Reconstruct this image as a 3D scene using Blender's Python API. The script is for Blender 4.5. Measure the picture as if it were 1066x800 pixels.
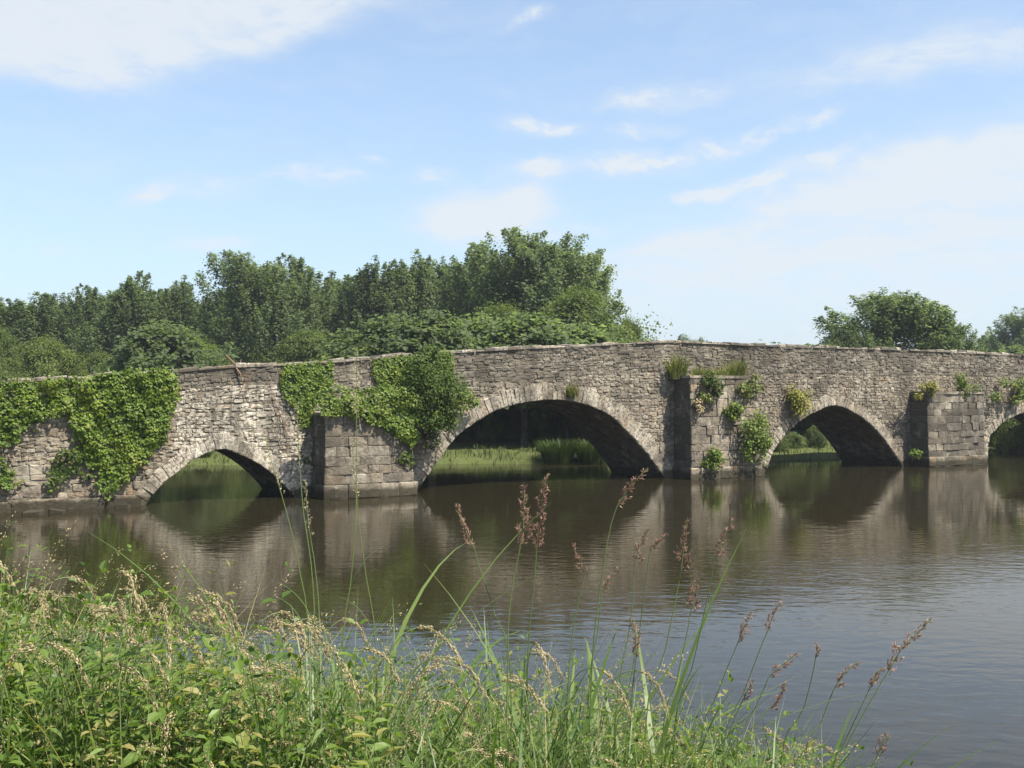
import bpy, math, random
import numpy as np
from mathutils import Vector, Matrix

for o in list(bpy.data.objects):
    bpy.data.objects.remove(o, do_unlink=True)
SC = bpy.context.scene
COL = SC.collection
random.seed(7)
RNG = np.random.default_rng(7)

# ---------------------------------------------------------------- camera
PW, PH, FPX, HOR, EYE = 1066.0, 800.0, 1093.0, 410.0, 3.1
PITCH = math.atan((HOR - PH / 2) / FPX)
cam_data = bpy.data.cameras.new('camera')
cam_data.sensor_width = 36.0
cam_data.lens = 36.0 * FPX / PW
cam_data.clip_start = 0.05
cam_data.clip_end = 4000
cam = bpy.data.objects.new('camera', cam_data)
cam.location = (0, 0, EYE)
cam.rotation_euler = (math.pi / 2 + PITCH, 0, 0)
COL.objects.link(cam)
SC.camera = cam

# ---------------------------------------------------------------- exposure
SC.view_settings.view_transform = 'Standard'
SC.view_settings.look = 'None'
SC.view_settings.exposure = 1.12
SC.view_settings.gamma = 1.0
SC.view_settings.use_curve_mapping = False
SC.render.engine = 'CYCLES'
SC.cycles.max_bounces = 7
SC.cycles.diffuse_bounces = 4
SC.cycles.glossy_bounces = 2
SC.cycles.transmission_bounces = 4
SC.cycles.transparent_max_bounces = 4
SC.cycles.use_denoising = True
SC.cycles.use_adaptive_sampling = True
SC.cycles.adaptive_threshold = 0.012
SC.cycles.sample_clamp_indirect = 6

# ---------------------------------------------------------------- sun
SUN_EL = math.radians(57)
SUN_H = Vector((0.85, -0.52, 0)).normalized()
SUN = Vector((SUN_H.x * math.cos(SUN_EL), SUN_H.y * math.cos(SUN_EL), math.sin(SUN_EL)))
sd = bpy.data.lights.new('sun', 'SUN')
sd.energy = 5.0
sd.angle = math.radians(0.5)
sd.color = (1.0, 0.95, 0.86)
sun = bpy.data.objects.new('sun', sd)
sun.rotation_euler = (-SUN).to_track_quat('-Z', 'Y').to_euler()
sun.location = (20, -20, 40)
COL.objects.link(sun)

# ---------------------------------------------------------------- sky with clouds (all by world direction)
SKY_STRENGTH = 0.108
CLOUD_RAD = (3.4, 3.65, 3.9)
HAZE_RAD = (2.05, 2.75, 3.5)
class NT:
    """small node-tree helper"""
    def __init__(self, tree):
        self.t = tree
    def n(self, kind, **kw):
        nd = self.t.nodes.new(kind)
        for k, v in kw.items():
            setattr(nd, k, v)
        return nd
    def l(self, a, b):
        self.t.links.new(a, b)
    def m(self, op, a, b=None, c=None, clamp=False):
        nd = self.t.nodes.new('ShaderNodeMath')
        nd.operation = op
        nd.use_clamp = clamp
        for i, v in enumerate((a, b, c)):
            if v is None:
                continue
            if isinstance(v, (int, float)):
                nd.inputs[i].default_value = v
            else:
                self.t.links.new(v, nd.inputs[i])
        return nd.outputs[0]
    def noise(self, vec, scale, detail=4.0, rough=0.55, dist=0.0):
        nd = self.t.nodes.new('ShaderNodeTexNoise')
        nd.inputs['Scale'].default_value = scale
        nd.inputs['Detail'].default_value = detail
        nd.inputs['Roughness'].default_value = rough
        nd.inputs['Distortion'].default_value = dist
        if vec is not None:
            self.t.links.new(vec, nd.inputs['Vector'])
        return nd.outputs[0]
    def mapping(self, vec, scale=(1, 1, 1), rot=(0, 0, 0), loc=(0, 0, 0)):
        nd = self.t.nodes.new('ShaderNodeMapping')
        nd.inputs['Scale'].default_value = scale
        nd.inputs['Rotation'].default_value = rot
        nd.inputs['Location'].default_value = loc
        self.t.links.new(vec, nd.inputs['Vector'])
        return nd.outputs[0]
    def ramp(self, fac, stops, interp='LINEAR'):
        nd = self.t.nodes.new('ShaderNodeValToRGB')
        cr = nd.color_ramp
        cr.interpolation = interp
        while len(cr.elements) < len(stops):
            cr.elements.new(0.5)
        for e, (p, c) in zip(cr.elements, stops):
            e.position = p
            e.color = (c[0], c[1], c[2], 1) if isinstance(c, (tuple, list)) else (c, c, c, 1)
        self.t.links.new(fac, nd.inputs[0])
        return nd.outputs[0]
    def mix(self, fac, a, b, blend='MIX'):
        nd = self.t.nodes.new('ShaderNodeMix')
        nd.data_type = 'RGBA'
        nd.blend_type = blend
        for i, v in ((0, fac), (6, a), (7, b)):
            if isinstance(v, (int, float)):
                nd.inputs[i].default_value = v
            elif isinstance(v, (tuple, list)):
                nd.inputs[i].default_value = (v[0], v[1], v[2], 1)
            else:
                self.t.links.new(v, nd.inputs[i])
        return nd.outputs[2]

world = bpy.data.worlds.new('World')
SC.world = world
world.use_nodes = True
W = NT(world.node_tree)
W.t.nodes.clear()
out = W.n('ShaderNodeOutputWorld')
bg = W.n('ShaderNodeBackground')
bg.inputs['Strength'].default_value = SKY_STRENGTH
sky = W.n('ShaderNodeTexSky')
sky.sky_type = 'NISHITA'
sky.sun_disc = False
sky.sun_elevation = SUN_EL
sky.sun_rotation = math.atan2(SUN.x, SUN.y)
sky.air_density = 1.0
sky.dust_density = 1.1
sky.ozone_density = 1.6
tc = W.n('ShaderNodeTexCoord')
sep = W.n('ShaderNodeSeparateXYZ')
W.l(tc.outputs['Generated'], sep.inputs[0])
AZ = W.m('ARCTAN2', sep.outputs[0], sep.outputs[1])
EL = W.m('ARCSINE', sep.outputs[2])
comb = W.n('ShaderNodeCombineXYZ')
W.l(AZ, comb.inputs[0]); W.l(EL, comb.inputs[1])
ae = comb.outputs[0]
warp = W.n('ShaderNodeTexNoise'); warp.inputs['Scale'].default_value = 9; warp.inputs['Detail'].default_value = 3
W.l(ae, warp.inputs['Vector'])
wsub = W.n('ShaderNodeVectorMath', operation='SUBTRACT'); W.l(warp.outputs['Color'], wsub.inputs[0]); wsub.inputs[1].default_value = (.5, .5, .5)
wsc = W.n('ShaderNodeVectorMath', operation='SCALE'); W.l(wsub.outputs[0], wsc.inputs[0]); wsc.inputs['Scale'].default_value = 0.05
wadd = W.n('ShaderNodeVectorMath', operation='ADD'); W.l(ae, wadd.inputs[0]); W.l(wsc.outputs[0], wadd.inputs[1])
aew = wadd.outputs[0]
fine = W.noise(W.mapping(aew, scale=(20, 60, 1), rot=(0, 0, math.radians(-9))), 1.0, 6, 0.62)
fine = W.ramp(fine, [(.34, 0.0), (.66, 1.0)], 'EASE')
puff = W.ramp(W.noise(W.mapping(aew, scale=(34, 70, 1), rot=(0, 0, math.radians(-6))), 1.0, 7, 0.66), [(.42, 0.0), (.70, 1.0)], 'EASE')
broad = W.noise(W.mapping(aew, scale=(6, 16, 1), rot=(0, 0, math.radians(-12))), 1.0, 5, 0.6)
def azel(px, py):
    az = math.atan((px - 533) / FPX)
    return az, math.atan((HOR - py) / FPX * math.cos(az))
# clouds: centre, radii in view pixels of arc, tilt in degrees, weight, noise share
CLOUDS = [
    (150, 12, 270, 52, 13, 1.25, .45), (40, 45, 120, 34, -12, .7, .7),
    (500, 226, 80, 32, 5, 1.5, .5), (492, 228, 60, 17, 4, .8, .8), (545, 214, 26, 16, 30, .9, .7), (545, 210, 40, 22, 20, .6, .8), (590, 240, 50, 12, 0, .45, .8),
    (563, 132, 46, 9, 3, 1.0, .7), (568, 173, 52, 11, 6, .95, .75), (655, 166, 42, 13, 8, 1.1, .75),
    (745, 151, 75, 12, 12, .9, .8), (800, 182, 85, 12, 12, 1.1, .75), (735, 200, 45, 9, 10, .8, .75),
    (670, 133, 40, 10, 0, .6, .8), (850, 128, 40, 8, 5, .6, .8),
    (950, 64, 160, 26, 6, .75, .55), (690, 95, 80, 14, 6, .6, .65), (550, 14, 30, 6, 8, .5, .8),
    (1010, 180, 170, 40, 9, .8, .4), (900, 300, 380, 80, 6, .42, .4), (1050, 230, 260, 90, 8, .5, .5), (860, 215, 200, 14, 11, .75, .7), (960, 165, 180, 14, 10, .75, .7), (900, 262, 190, 12, 6, .6, .75), (720, 262, 110, 12, 5, .55, .75),
    (700, 280, 130, 40, 8, .55, .45),
    (162, 202, 28, 11, 0, .9, .75), (230, 200, 50, 16, 3, .55, .8), (335, 182, 55, 12, 0, .75, .8),
    (450, 182, 30, 8, 0, .7, .8), (392, 161, 14, 6, 0, .7, .8), (215, 259, 45, 8, 0, .7, .8), (66, 257, 28, 7, 0, .6, .8),
]
acc = None
for (px, py, rx, ry, tilt, wgt, ns) in CLOUDS:
    a0, e0 = azel(px, py)
    mp = W.mapping(aew, loc=(-a0, -e0, 0))
    mp = W.mapping(mp, rot=(0, 0, math.radians(-tilt)))
    mp = W.mapping(mp, scale=(FPX / rx, FPX / ry, 0))
    ln = W.n('ShaderNodeVectorMath', operation='LENGTH'); W.l(mp, ln.inputs[0])
    r2_ = W.m('POWER', ln.outputs['Value'], 5.5 if ry == 52 else 2.6)
    g = W.m('POWER', 2.718, W.m('MULTIPLY', r2_, -1.5))
    f = W.m('MULTIPLY_ADD', fine if ry > 18 else puff, ns, 1.0 - ns)
    g = W.m('MULTIPLY', W.m('MULTIPLY', g, f), wgt if ry > 18 else wgt * 1.7)
    acc = g if acc is None else W.m('ADD', acc, g)
# loose high cloud over the rest of the sky, outside the forward part
rest = W.m('MULTIPLY', W.m('SUBTRACT', broad, 0.5, clamp=True), 0.8)
acc = W.m('ADD', W.m('ADD', acc, rest), W.m('MULTIPLY_ADD', fine, .05, .06))
acc = W.m('MULTIPLY', W.m('SMOOTH_MIN', acc, 1.0, 0.35), .92)
veil = W.m('MULTIPLY', W.m('POWER', 2.718, W.m('MULTIPLY', W.m('MAXIMUM', EL, 0.0), -6.0)), .66)
veil = W.m('ADD', veil, .14)
skyc = W.mix(veil, sky.outputs[0], HAZE_RAD)
colr = W.mix(acc, skyc, CLOUD_RAD)
W.l(colr, bg.inputs['Color'])
W.l(bg.outputs[0], out.inputs[0])

# ================================================================ helpers
def px_ray(px, py):
    d = Vector((0, math.cos(PITCH), math.sin(PITCH))) + Vector((1, 0, 0)) * ((px - 533) / FPX) \
        + Vector((0, -math.sin(PITCH), math.cos(PITCH))) * ((PH / 2 - py) / FPX)
    return d
def at_depth(px, py, Y):
    d = px_ray(px, py)
    return Vector((0, 0, EYE)) + d * (Y / d.y)
def at_water(px, py):
    d = px_ray(px, py)
    return Vector((0, 0, EYE)) + d * (-EYE / d.z)

P0 = at_water(17, 533)
D3 = (at_water(1027, 481) - P0).normalized()      # along the bridge, to the right
N3 = Vector((D3.y, -D3.x, 0)).normalized()          # out of the face, towards the camera
def at_face(px, py, off=0.0):
    d = px_ray(px, py)
    o = Vector((0, 0, EYE))
    t = ((P0 + N3 * off) - o).dot(N3) / d.dot(N3)
    p = o + d * t
    return ((p - P0).dot(D3), p.z)
def face(u, z, off=0.0):
    p = P0 + D3 * u + N3 * off
    return (p.x, p.y, z)

def tag(o, label=None, cat=None, group=None, kind=None):
    if label: o['label'] = label
    if cat: o['category'] = cat
    if group: o['group'] = group
    if kind: o['kind'] = kind
    return o
def empty(name, loc, label, cat, group=None):
    o = bpy.data.objects.new(name, None)
    o.location = loc
    o.empty_display_size = 0.2
    COL.objects.link(o)
    return tag(o, label, cat, group)

def np_mesh(name, V, polys, mats, attrs=None, face_attrs=None, smooth=False):
    """V (n,3); polys list of int arrays (m,k) of faces with k corners each"""
    me = bpy.data.meshes.new(name)
    V = np.asarray(V, np.float32)
    polys = [np.asarray(p, np.int32) for p in polys if len(p)]
    loops = np.concatenate([p.ravel() for p in polys])
    tot = np.concatenate([np.full(len(p), p.shape[1], np.int32) for p in polys])
    start = np.concatenate([[0], np.cumsum(tot)[:-1]]).astype(np.int32)
    me.vertices.add(len(V)); me.vertices.foreach_set('co', V.ravel())
    me.loops.add(len(loops)); me.loops.foreach_set('vertex_index', loops)
    me.polygons.add(len(tot)); me.polygons.foreach_set('loop_start', start); me.polygons.foreach_set('loop_total', tot)
    for k, a in (attrs or {}).items():
        at = me.attributes.new(k, 'FLOAT', 'POINT'); at.data.foreach_set('value', np.asarray(a, np.float32))
    for k, a in (face_attrs or {}).items():
        at = me.attributes.new(k, 'FLOAT', 'FACE'); at.data.foreach_set('value', np.asarray(a, np.float32))
    me.polygons.foreach_set('use_smooth', np.full(len(tot), bool(smooth)))
    me.update(calc_edges=True)
    me.validate()
    for m in (mats if isinstance(mats, (list, tuple)) else [mats]):
        me.materials.append(m)
    return me
def link(name, me, parent=None):
    o = bpy.data.objects.new(name, me)
    COL.objects.link(o)
    if parent is not None:
        o.parent = parent
    return o
class MB:
    """collects polygons; build() makes ONE mesh object (coordinates in world, moved into the parent's frame)"""
    def __init__(self):
        self.v = []; self.f = {}; self.at = {}
        self.cur = {}
    def vert(self, p):
        self.v.append((p[0], p[1], p[2]))
        for k, v in self.cur.items():
            self.at.setdefault(k, []).append(v)
        return len(self.v) - 1
    def poly(self, idx):
        self.f.setdefault(len(idx), []).append(list(idx))
    def quad(self, a, b, c, d):
        self.poly([self.vert(a), self.vert(b), self.vert(c), self.vert(d)])
    def tube(self, pts, radii, n=6, cap=True):
        rings = []
        pts = [Vector(p) for p in pts]
        for i, p in enumerate(pts):
            t = (pts[min(i + 1, len(pts) - 1)] - pts[max(i - 1, 0)])
            t = t.normalized() if t.length > 1e-9 else Vector((0, 0, 1))
            a = t.cross(Vector((0.31, 0.95, 0.05)))
            if a.length < 1e-3: a = t.cross(Vector((1, 0, 0)))
            a.normalize(); b = t.cross(a)
            r = radii[i] if hasattr(radii, '__len__') else radii
            rings.append([self.vert(p + (a * math.cos(k * 2 * math.pi / n) + b * math.sin(k * 2 * math.pi / n)) * r) for k in range(n)])
        for r0, r1 in zip(rings, rings[1:]):
            for k in range(n):
                self.poly([r0[k], r0[(k + 1) % n], r1[(k + 1) % n], r1[k]])
        if cap:
            self.poly(list(reversed(rings[0]))); self.poly(rings[-1])
    def box(self, c, ax, ay, az):
        c = Vector(c); ax = Vector(ax); ay = Vector(ay); az = Vector(az)
        i = [self.vert(c + ax * sx + ay * sy + az * sz) for sx in (-1, 1) for sy in (-1, 1) for sz in (-1, 1)]
        for q in ((0, 1, 3, 2), (4, 6, 7, 5), (0, 4, 5, 1), (2, 3, 7, 6), (0, 2, 6, 4), (1, 5, 7, 3)):
            self.poly([i[k] for k in q])
    def mesh(self, name, mat, origin=(0, 0, 0), smooth=False):
        V = np.array(self.v, np.float32) - np.array(origin, np.float32)
        return np_mesh(name, V, [np.array(p) for p in self.f.values()], mat, self.at, smooth=smooth)
    def build(self, name, mat, parent=None, smooth=False):
        org = parent.matrix_world.translation if False else (parent.location if parent is not None else (0, 0, 0))
        return link(name, self.mesh(name, mat, org, smooth), parent)

def frames(nrm, tan):
    """rotation matrices (N,3,3) with columns side, along, normal; along is tan made square to nrm"""
    n = nrm / (np.linalg.norm(nrm, axis=1, keepdims=True) + 1e-9)
    t = tan - n * (n * tan).sum(1, keepdims=True)
    t = t / (np.linalg.norm(t, axis=1, keepdims=True) + 1e-9)
    s = np.cross(t, n)
    return np.stack([s, t, n], axis=2)
def scatter(tv, tf, pos, R, scale):
    """copies of a template; tv (k,3), tf list of arrays; scale (N,3) or (N,)"""
    tv = np.asarray(tv, float)
    N, k = len(pos), len(tv)
    sc = np.asarray(scale, float)
    if sc.ndim == 1: sc = np.repeat(sc[:, None], 3, 1)
    V = np.einsum('nij,nkj->nki', R, tv[None] * sc[:, None, :]) + np.asarray(pos)[:, None, :]
    off = (np.arange(N) * k)[:, None, None]
    F = [(np.asarray(f)[None] + off).reshape(-1, np.asarray(f).shape[1]) for f in tf]
    return V.reshape(-1, 3), F
class Leaves:
    def __init__(self): self.V = []; self.F = []; self.A = []; self.n = 0
    def add(self, V, F, a_per_inst, k):
        self.V.append(V); self.F += [f + self.n for f in F]; self.n += len(V)
        self.A.append(np.repeat(np.asarray(a_per_inst), k))
    def mesh(self, name, mat, origin=(0, 0, 0), smooth=False):
        V = np.concatenate(self.V) - np.array(origin)
        return np_mesh(name, V, self.F, mat, {'rnd': np.concatenate(self.A)}, smooth=smooth)
LEAF4 = (np.array([(0, 0, 0), (.5, .45, .10), (0, 1, -.05), (-.5, .45, .10)]), [np.array([(0, 1, 2), (0, 2, 3)])])
LEAF8 = (np.array([(0, 0, 0), (0, .38, -.02), (0, .74, -.05), (0, 1, -.16), (-.46, .33, .09), (-.33, .68, .05), (.46, .33, .09), (.33, .68, .05)]),
         [np.array([(0, 1, 4), (0, 6, 1), (5, 2, 3), (2, 7, 3)]), np.array([(4, 1, 2, 5), (1, 6, 7, 2)])])
IVYL = (np.array([(0, 0, 0), (0, .5, -.03), (0, 1, -.1), (-.55, .18, .08), (-.42, .6, .06), (.55, .18, .08), (.42, .6, .06)]),
        [np.array([(0, 1, 3), (3, 1, 4), (4, 1, 2), (0, 5, 1), (5, 6, 1), (6, 2, 1)])])
def rnd_dirs(n, rng=RNG):
    v = rng.normal(size=(n, 3)); return v / np.linalg.norm(v, axis=1, keepdims=True)

def vnoise(x, y, seed=0, f=1.0):
    r = np.random.default_rng(seed); s = 0
    for k in range(6):
        a = r.uniform(0, 6.28, 2); w = f * r.uniform(.6, 2.4)
        th = r.uniform(0, 6.28)
        s = s + np.sin((x * np.cos(th) + y * np.sin(th)) * w * 2 + a[0])
    return s / 6

# ================================================================ materials
def new_mat(name):
    m = bpy.data.materials.new(name); m.use_nodes = True
    t = NT(m.node_tree); t.t.nodes.clear()
    return m, t
def attr(t, name):
    return t.n('ShaderNodeAttribute', attribute_name=name).outputs['Fac']
def leaf_mat(name, stops, transl=0.35, rough=0.55, spec=0.25, objvar=0.0, tcol=(1.25, 1.3, .55)):
    m, t = new_mat(name)
    f = attr(t, 'rnd')
    if objvar:
        oi = t.n('ShaderNodeObjectInfo')
        f = t.m('ADD', f, t.m('MULTIPLY', t.m('SUBTRACT', oi.outputs['Random'], .5), objvar), clamp=True)
    c = t.ramp(f, stops)
    p = t.n('ShaderNodeBsdfPrincipled')
    t.l(c, p.inputs['Base Color'])
    p.inputs['Roughness'].default_value = rough
    p.inputs['Specular IOR Level'].default_value = spec
    tr = t.n('ShaderNodeBsdfTranslucent')
    t.l(t.mix(1.0, c, tcol, 'MULTIPLY'), tr.inputs['Color'])
    mx = t.n('ShaderNodeMixShader'); mx.inputs[0].default_value = transl
    t.l(p.outputs[0], mx.inputs[1]); t.l(tr.outputs[0], mx.inputs[2])
    o = t.n('ShaderNodeOutputMaterial'); t.l(mx.outputs[0], o.inputs[0])
    return m
M = {}
M['tree_leaf'] = leaf_mat('tree_leaf', [(0, (.080, .104, .046)), (.5, (.130, .168, .074)), (1, (.195, .235, .108))], .62, objvar=.45, tcol=(1.15, 1.25, .72))
M['willow_leaf'] = leaf_mat('willow_leaf', [(0, (.066, .094, .026)), (.5, (.118, .156, .042)), (1, (.175, .210, .060))], .52, objvar=.3)
M['ivy_leaf'] = leaf_mat('ivy_leaf', [(0, (.030, .058, .008)), (.40, (.090, .145, .014)), (.8, (.160, .212, .026)), (1, (.25, .25, .05))], .34, .5, .28)
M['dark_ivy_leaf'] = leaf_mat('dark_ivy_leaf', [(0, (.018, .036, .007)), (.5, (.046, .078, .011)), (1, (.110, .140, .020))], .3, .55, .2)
M['yellow_leaf'] = leaf_mat('yellow_leaf', [(0, (.09, .11, .012)), (.5, (.19, .19, .025)), (1, (.27, .23, .04))], .25)
M['wall_grass'] = leaf_mat('wall_grass', [(0, (.05, .08, .015)), (.6, (.13, .16, .03)), (1, (.28, .23, .09))], .3)
M['far_grass'] = leaf_mat('far_grass', [(0, (.024, .044, .010)), (.6, (.055, .086, .018)), (1, (.11, .115, .035))], .3)
M['herb_leaf'] = leaf_mat('herb_leaf', [(0, (.032, .064, .012)), (.45, (.092, .152, .026)), (.85, (.165, .232, .046)), (1, (.29, .26, .09))], .48, .45, .3)
M['blade'] = leaf_mat('grass_blade', [(0, (.04, .080, .018)), (.55, (.105, .168, .036)), (.85, (.19, .235, .075)), (1, (.36, .31, .15))], .45, .45, .35)
M['straw'] = leaf_mat('straw_seed', [(0, (.22, .17, .075)), (.5, (.40, .325, .175)), (1, (.60, .52, .32))], .3, .6, .2, tcol=(1.1, 1.0, .8))
M['purple_seed'] = leaf_mat('purple_seed', [(0, (.18, .095, .070)), (.5, (.32, .195, .145)), (1, (.46, .35, .25))], .3, .6, .2, tcol=(1.1, .9, .8))
M['stalk'] = leaf_mat('green_stalk', [(0, (.06, .095, .03)), (.6, (.11, .15, .045)), (1, (.20, .19, .08))], .1, .5, .3)
M['dry'] = leaf_mat('dry_stem', [(0, (.12, .068, .042)), (1, (.20, .125, .085))], .0, .8, .1)

def bark():
    m, t = new_mat('bark')
    tcn = t.n('ShaderNodeTexCoord')
    n = t.noise(t.mapping(tcn.outputs['Object'], scale=(6, 6, 1.5)), 1.0, 5)
    p = t.n('ShaderNodeBsdfPrincipled'); p.inputs['Roughness'].default_value = .9
    t.l(t.ramp(n, [(.3, (.045, .038, .028)), (.7, (.15, .13, .10))]), p.inputs['Base Color'])
    o = t.n('ShaderNodeOutputMaterial'); t.l(p.outputs[0], o.inputs[0])
    return m
M['bark'] = bark()

def stone(name, ramp, mortar=False, cells=False):
    """per-stone attributes: tint (which stone), lich (pale lichen / lime), dark (black algae)"""
    m, t = new_mat(name)
    tcn = t.n('ShaderNodeTexCoord'); ob = tcn.outputs['Object']
    n1 = t.noise(ob, 2.2, 5, .6)
    n2 = t.noise(ob, 11.0, 5, .65)
    n3 = t.noise(ob, 45.0, 3, .6)
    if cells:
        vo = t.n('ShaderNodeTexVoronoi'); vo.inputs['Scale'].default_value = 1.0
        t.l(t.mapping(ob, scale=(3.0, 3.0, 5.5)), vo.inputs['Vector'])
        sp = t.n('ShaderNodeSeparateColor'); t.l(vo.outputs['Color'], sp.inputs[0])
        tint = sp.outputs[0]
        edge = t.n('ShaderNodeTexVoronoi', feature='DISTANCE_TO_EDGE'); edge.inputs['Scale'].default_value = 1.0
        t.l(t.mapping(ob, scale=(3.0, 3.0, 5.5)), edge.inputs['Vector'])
    else:
        tint = attr(t, 'tint')
    c = t.ramp(tint, ramp)
    c = t.mix(1.0, c, t.ramp(n2, [(.28, .45), (.52, 1.0), (.75, 1.45)]), 'MULTIPLY')
    c = t.mix(1.0, c, t.ramp(n1, [(.3, (.68, .65, .62)), (.7, (1.22, 1.20, 1.15))]), 'MULTIPLY')
    if not cells:
        lm = t.m('MULTIPLY', t.ramp(t.m('ADD', t.m('MULTIPLY', n2, .6), t.m('MULTIPLY', n3, .4)), [(.44, 0.0), (.56, 1.0)]), attr(t, 'lich'))
        c = t.mix(lm, c, (.52, .475, .385))
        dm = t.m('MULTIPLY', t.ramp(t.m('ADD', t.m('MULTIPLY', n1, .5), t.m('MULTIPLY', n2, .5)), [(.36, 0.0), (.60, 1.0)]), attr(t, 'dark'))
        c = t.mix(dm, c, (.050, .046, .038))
    pal = t.ramp(t.noise(t.mapping(ob, scale=(1.1, 1.1, .9), loc=(7, 3, 1)), 1.0, 8, .72, .5), [(.54, 0.0), (.66, .55)])
    c = t.mix(pal, c, (.42, .375, .29))
    big = t.ramp(t.noise(t.mapping(ob, scale=(.8, .8, .55)), 1.0, 7, .68, .6), [(.47, 0.0), (.62, .72)])
    c = t.mix(big, c, (.066, .056, .042))
    stk = t.ramp(t.noise(t.mapping(ob, scale=(2.6, 2.6, .28), loc=(3, 1, 5)), 1.0, 6, .66, .25), [(.55, 0.0), (.67, .62)])
    c = t.mix(stk, c, (.055, .049, .040))
    # yellow-grey and mossy flecks
    fl = t.ramp(t.noise(ob, 5.3, 6, .7, .4), [(.62, 0.0), (.72, .5)])
    c = t.mix(fl, c, (.20, .17, .085))
    # damp line just over the water
    sz = t.n('ShaderNodeSeparateXYZ'); t.l(ob, sz.inputs[0])
    damp = t.m('SUBTRACT', 1.0, t.m('DIVIDE', t.m('SUBTRACT', sz.outputs[2], t.m('MULTIPLY', n1, .44)), .14), clamp=True)
    c = t.mix(t.m('MULTIPLY', damp, .88), c, (.030, .026, .015))
    p = t.n('ShaderNodeBsdfPrincipled'); p.inputs['Roughness'].default_value = .92; p.inputs['Specular IOR Level'].default_value = .15
    t.l(c, p.inputs['Base Color'])
    h = t.m('ADD', t.m('MULTIPLY', n2, .7), t.m('MULTIPLY', n3, .5))
    if cells:
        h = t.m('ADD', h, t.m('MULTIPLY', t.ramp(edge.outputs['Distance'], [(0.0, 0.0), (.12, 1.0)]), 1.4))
    b = t.n('ShaderNodeBump'); b.inputs['Strength'].default_value = .9; b.inputs['Distance'].default_value = .035
    t.l(h, b.inputs['Height']); t.l(b.outputs[0], p.inputs['Normal'])
    o = t.n('ShaderNodeOutputMaterial'); t.l(p.outputs[0], o.inputs[0])
    return m
STONE_RAMP = [(0, (.082, .067, .052)), (.2, (.145, .119, .090)), (.45, (.200, .170, .130)), (.7, (.255, .220, .170)), (.85, (.215, .158, .102)), (1, (.325, .288, .230))]
M['stone'] = stone('bridge_stone', STONE_RAMP)
M['mortar'] = stone('bridge_core', [(0, (.14, .116, .084)), (1, (.25, .215, .165))])
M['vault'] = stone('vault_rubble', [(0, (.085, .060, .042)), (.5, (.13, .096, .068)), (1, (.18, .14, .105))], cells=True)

def ground_mat():
    m, t = new_mat('meadow_soil')
    tcn = t.n('ShaderNodeTexCoord'); ob = tcn.outputs['Object']
    n = t.noise(ob, .35, 6, .65); n2 = t.noise(ob, 6, 4, .6)
    c = t.mix(t.ramp(n2, [(.35, 0.0), (.65, 1.0)]), t.ramp(n, [(.3, (.045, .062, .018)), (.7, (.085, .115, .030))]), (.075, .075, .028))
    p = t.n('ShaderNodeBsdfPrincipled'); p.inputs['Roughness'].default_value = .95; p.inputs['Specular IOR Level'].default_value = .1
    t.l(c, p.inputs['Base Color'])
    b = t.n('ShaderNodeBump'); b.inputs['Strength'].default_value = .6; b.inputs['Distance'].default_value = .08
    t.l(n2, b.inputs['Height']); t.l(b.outputs[0], p.inputs['Normal'])
    o = t.n('ShaderNodeOutputMaterial'); t.l(p.outputs[0], o.inputs[0])
    return m
M['ground'] = ground_mat()
def water_mat():
    m, t = new_mat('river_water')
    g = t.n('ShaderNodeNewGeometry'); pos = g.outputs['Position']
    # small wind ripples, stronger in patches; a few longer swells
    a = t.noise(t.mapping(pos, scale=(.8, 1.5, 1), rot=(0, 0, .25)), 3.4, 3, .5, .25)
    a2 = t.noise(t.mapping(pos, scale=(1, 1.7, 1), rot=(0, 0, -.3)), .75, 2, .45)
    patch = t.ramp(t.noise(t.mapping(pos, scale=(.35, 1, 1)), .075, 3, .55), [(.42, .16), (.64, 1.1)])
    h = t.m('ADD', t.m('MULTIPLY', t.m('MULTIPLY', a, patch), .42), t.m('MULTIPLY', a2, .22))
    b = t.n('ShaderNodeBump'); b.inputs['Strength'].default_value = .5; b.inputs['Distance'].default_value = .045
    t.l(h, b.inputs['Height'])
    p = t.n('ShaderNodeBsdfPrincipled')
    p.inputs['Base Color'].default_value = (.0185, .0155, .0075, 1)
    p.inputs['Roughness'].default_value = .03
    p.inputs['IOR'].default_value = 1.333
    t.l(b.outputs[0], p.inputs['Normal'])
    o = t.n('ShaderNodeOutputMaterial'); t.l(p.outputs[0], o.inputs[0])
    return m
M['water'] = water_mat()
def road_mat():
    m, t = new_mat('gravel_road')
    tcn = t.n('ShaderNodeTexCoord')
    p = t.n('ShaderNodeBsdfPrincipled'); p.inputs['Roughness'].default_value = .95
    t.l(t.ramp(t.noise(tcn.outputs['Object'], 9, 5), [(.3, (.16, .145, .12)), (.7, (.28, .255, .215))]), p.inputs['Base Color'])
    o = t.n('ShaderNodeOutputMaterial'); t.l(p.outputs[0], o.inputs[0])
    return m
M['road'] = road_mat()

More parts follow.
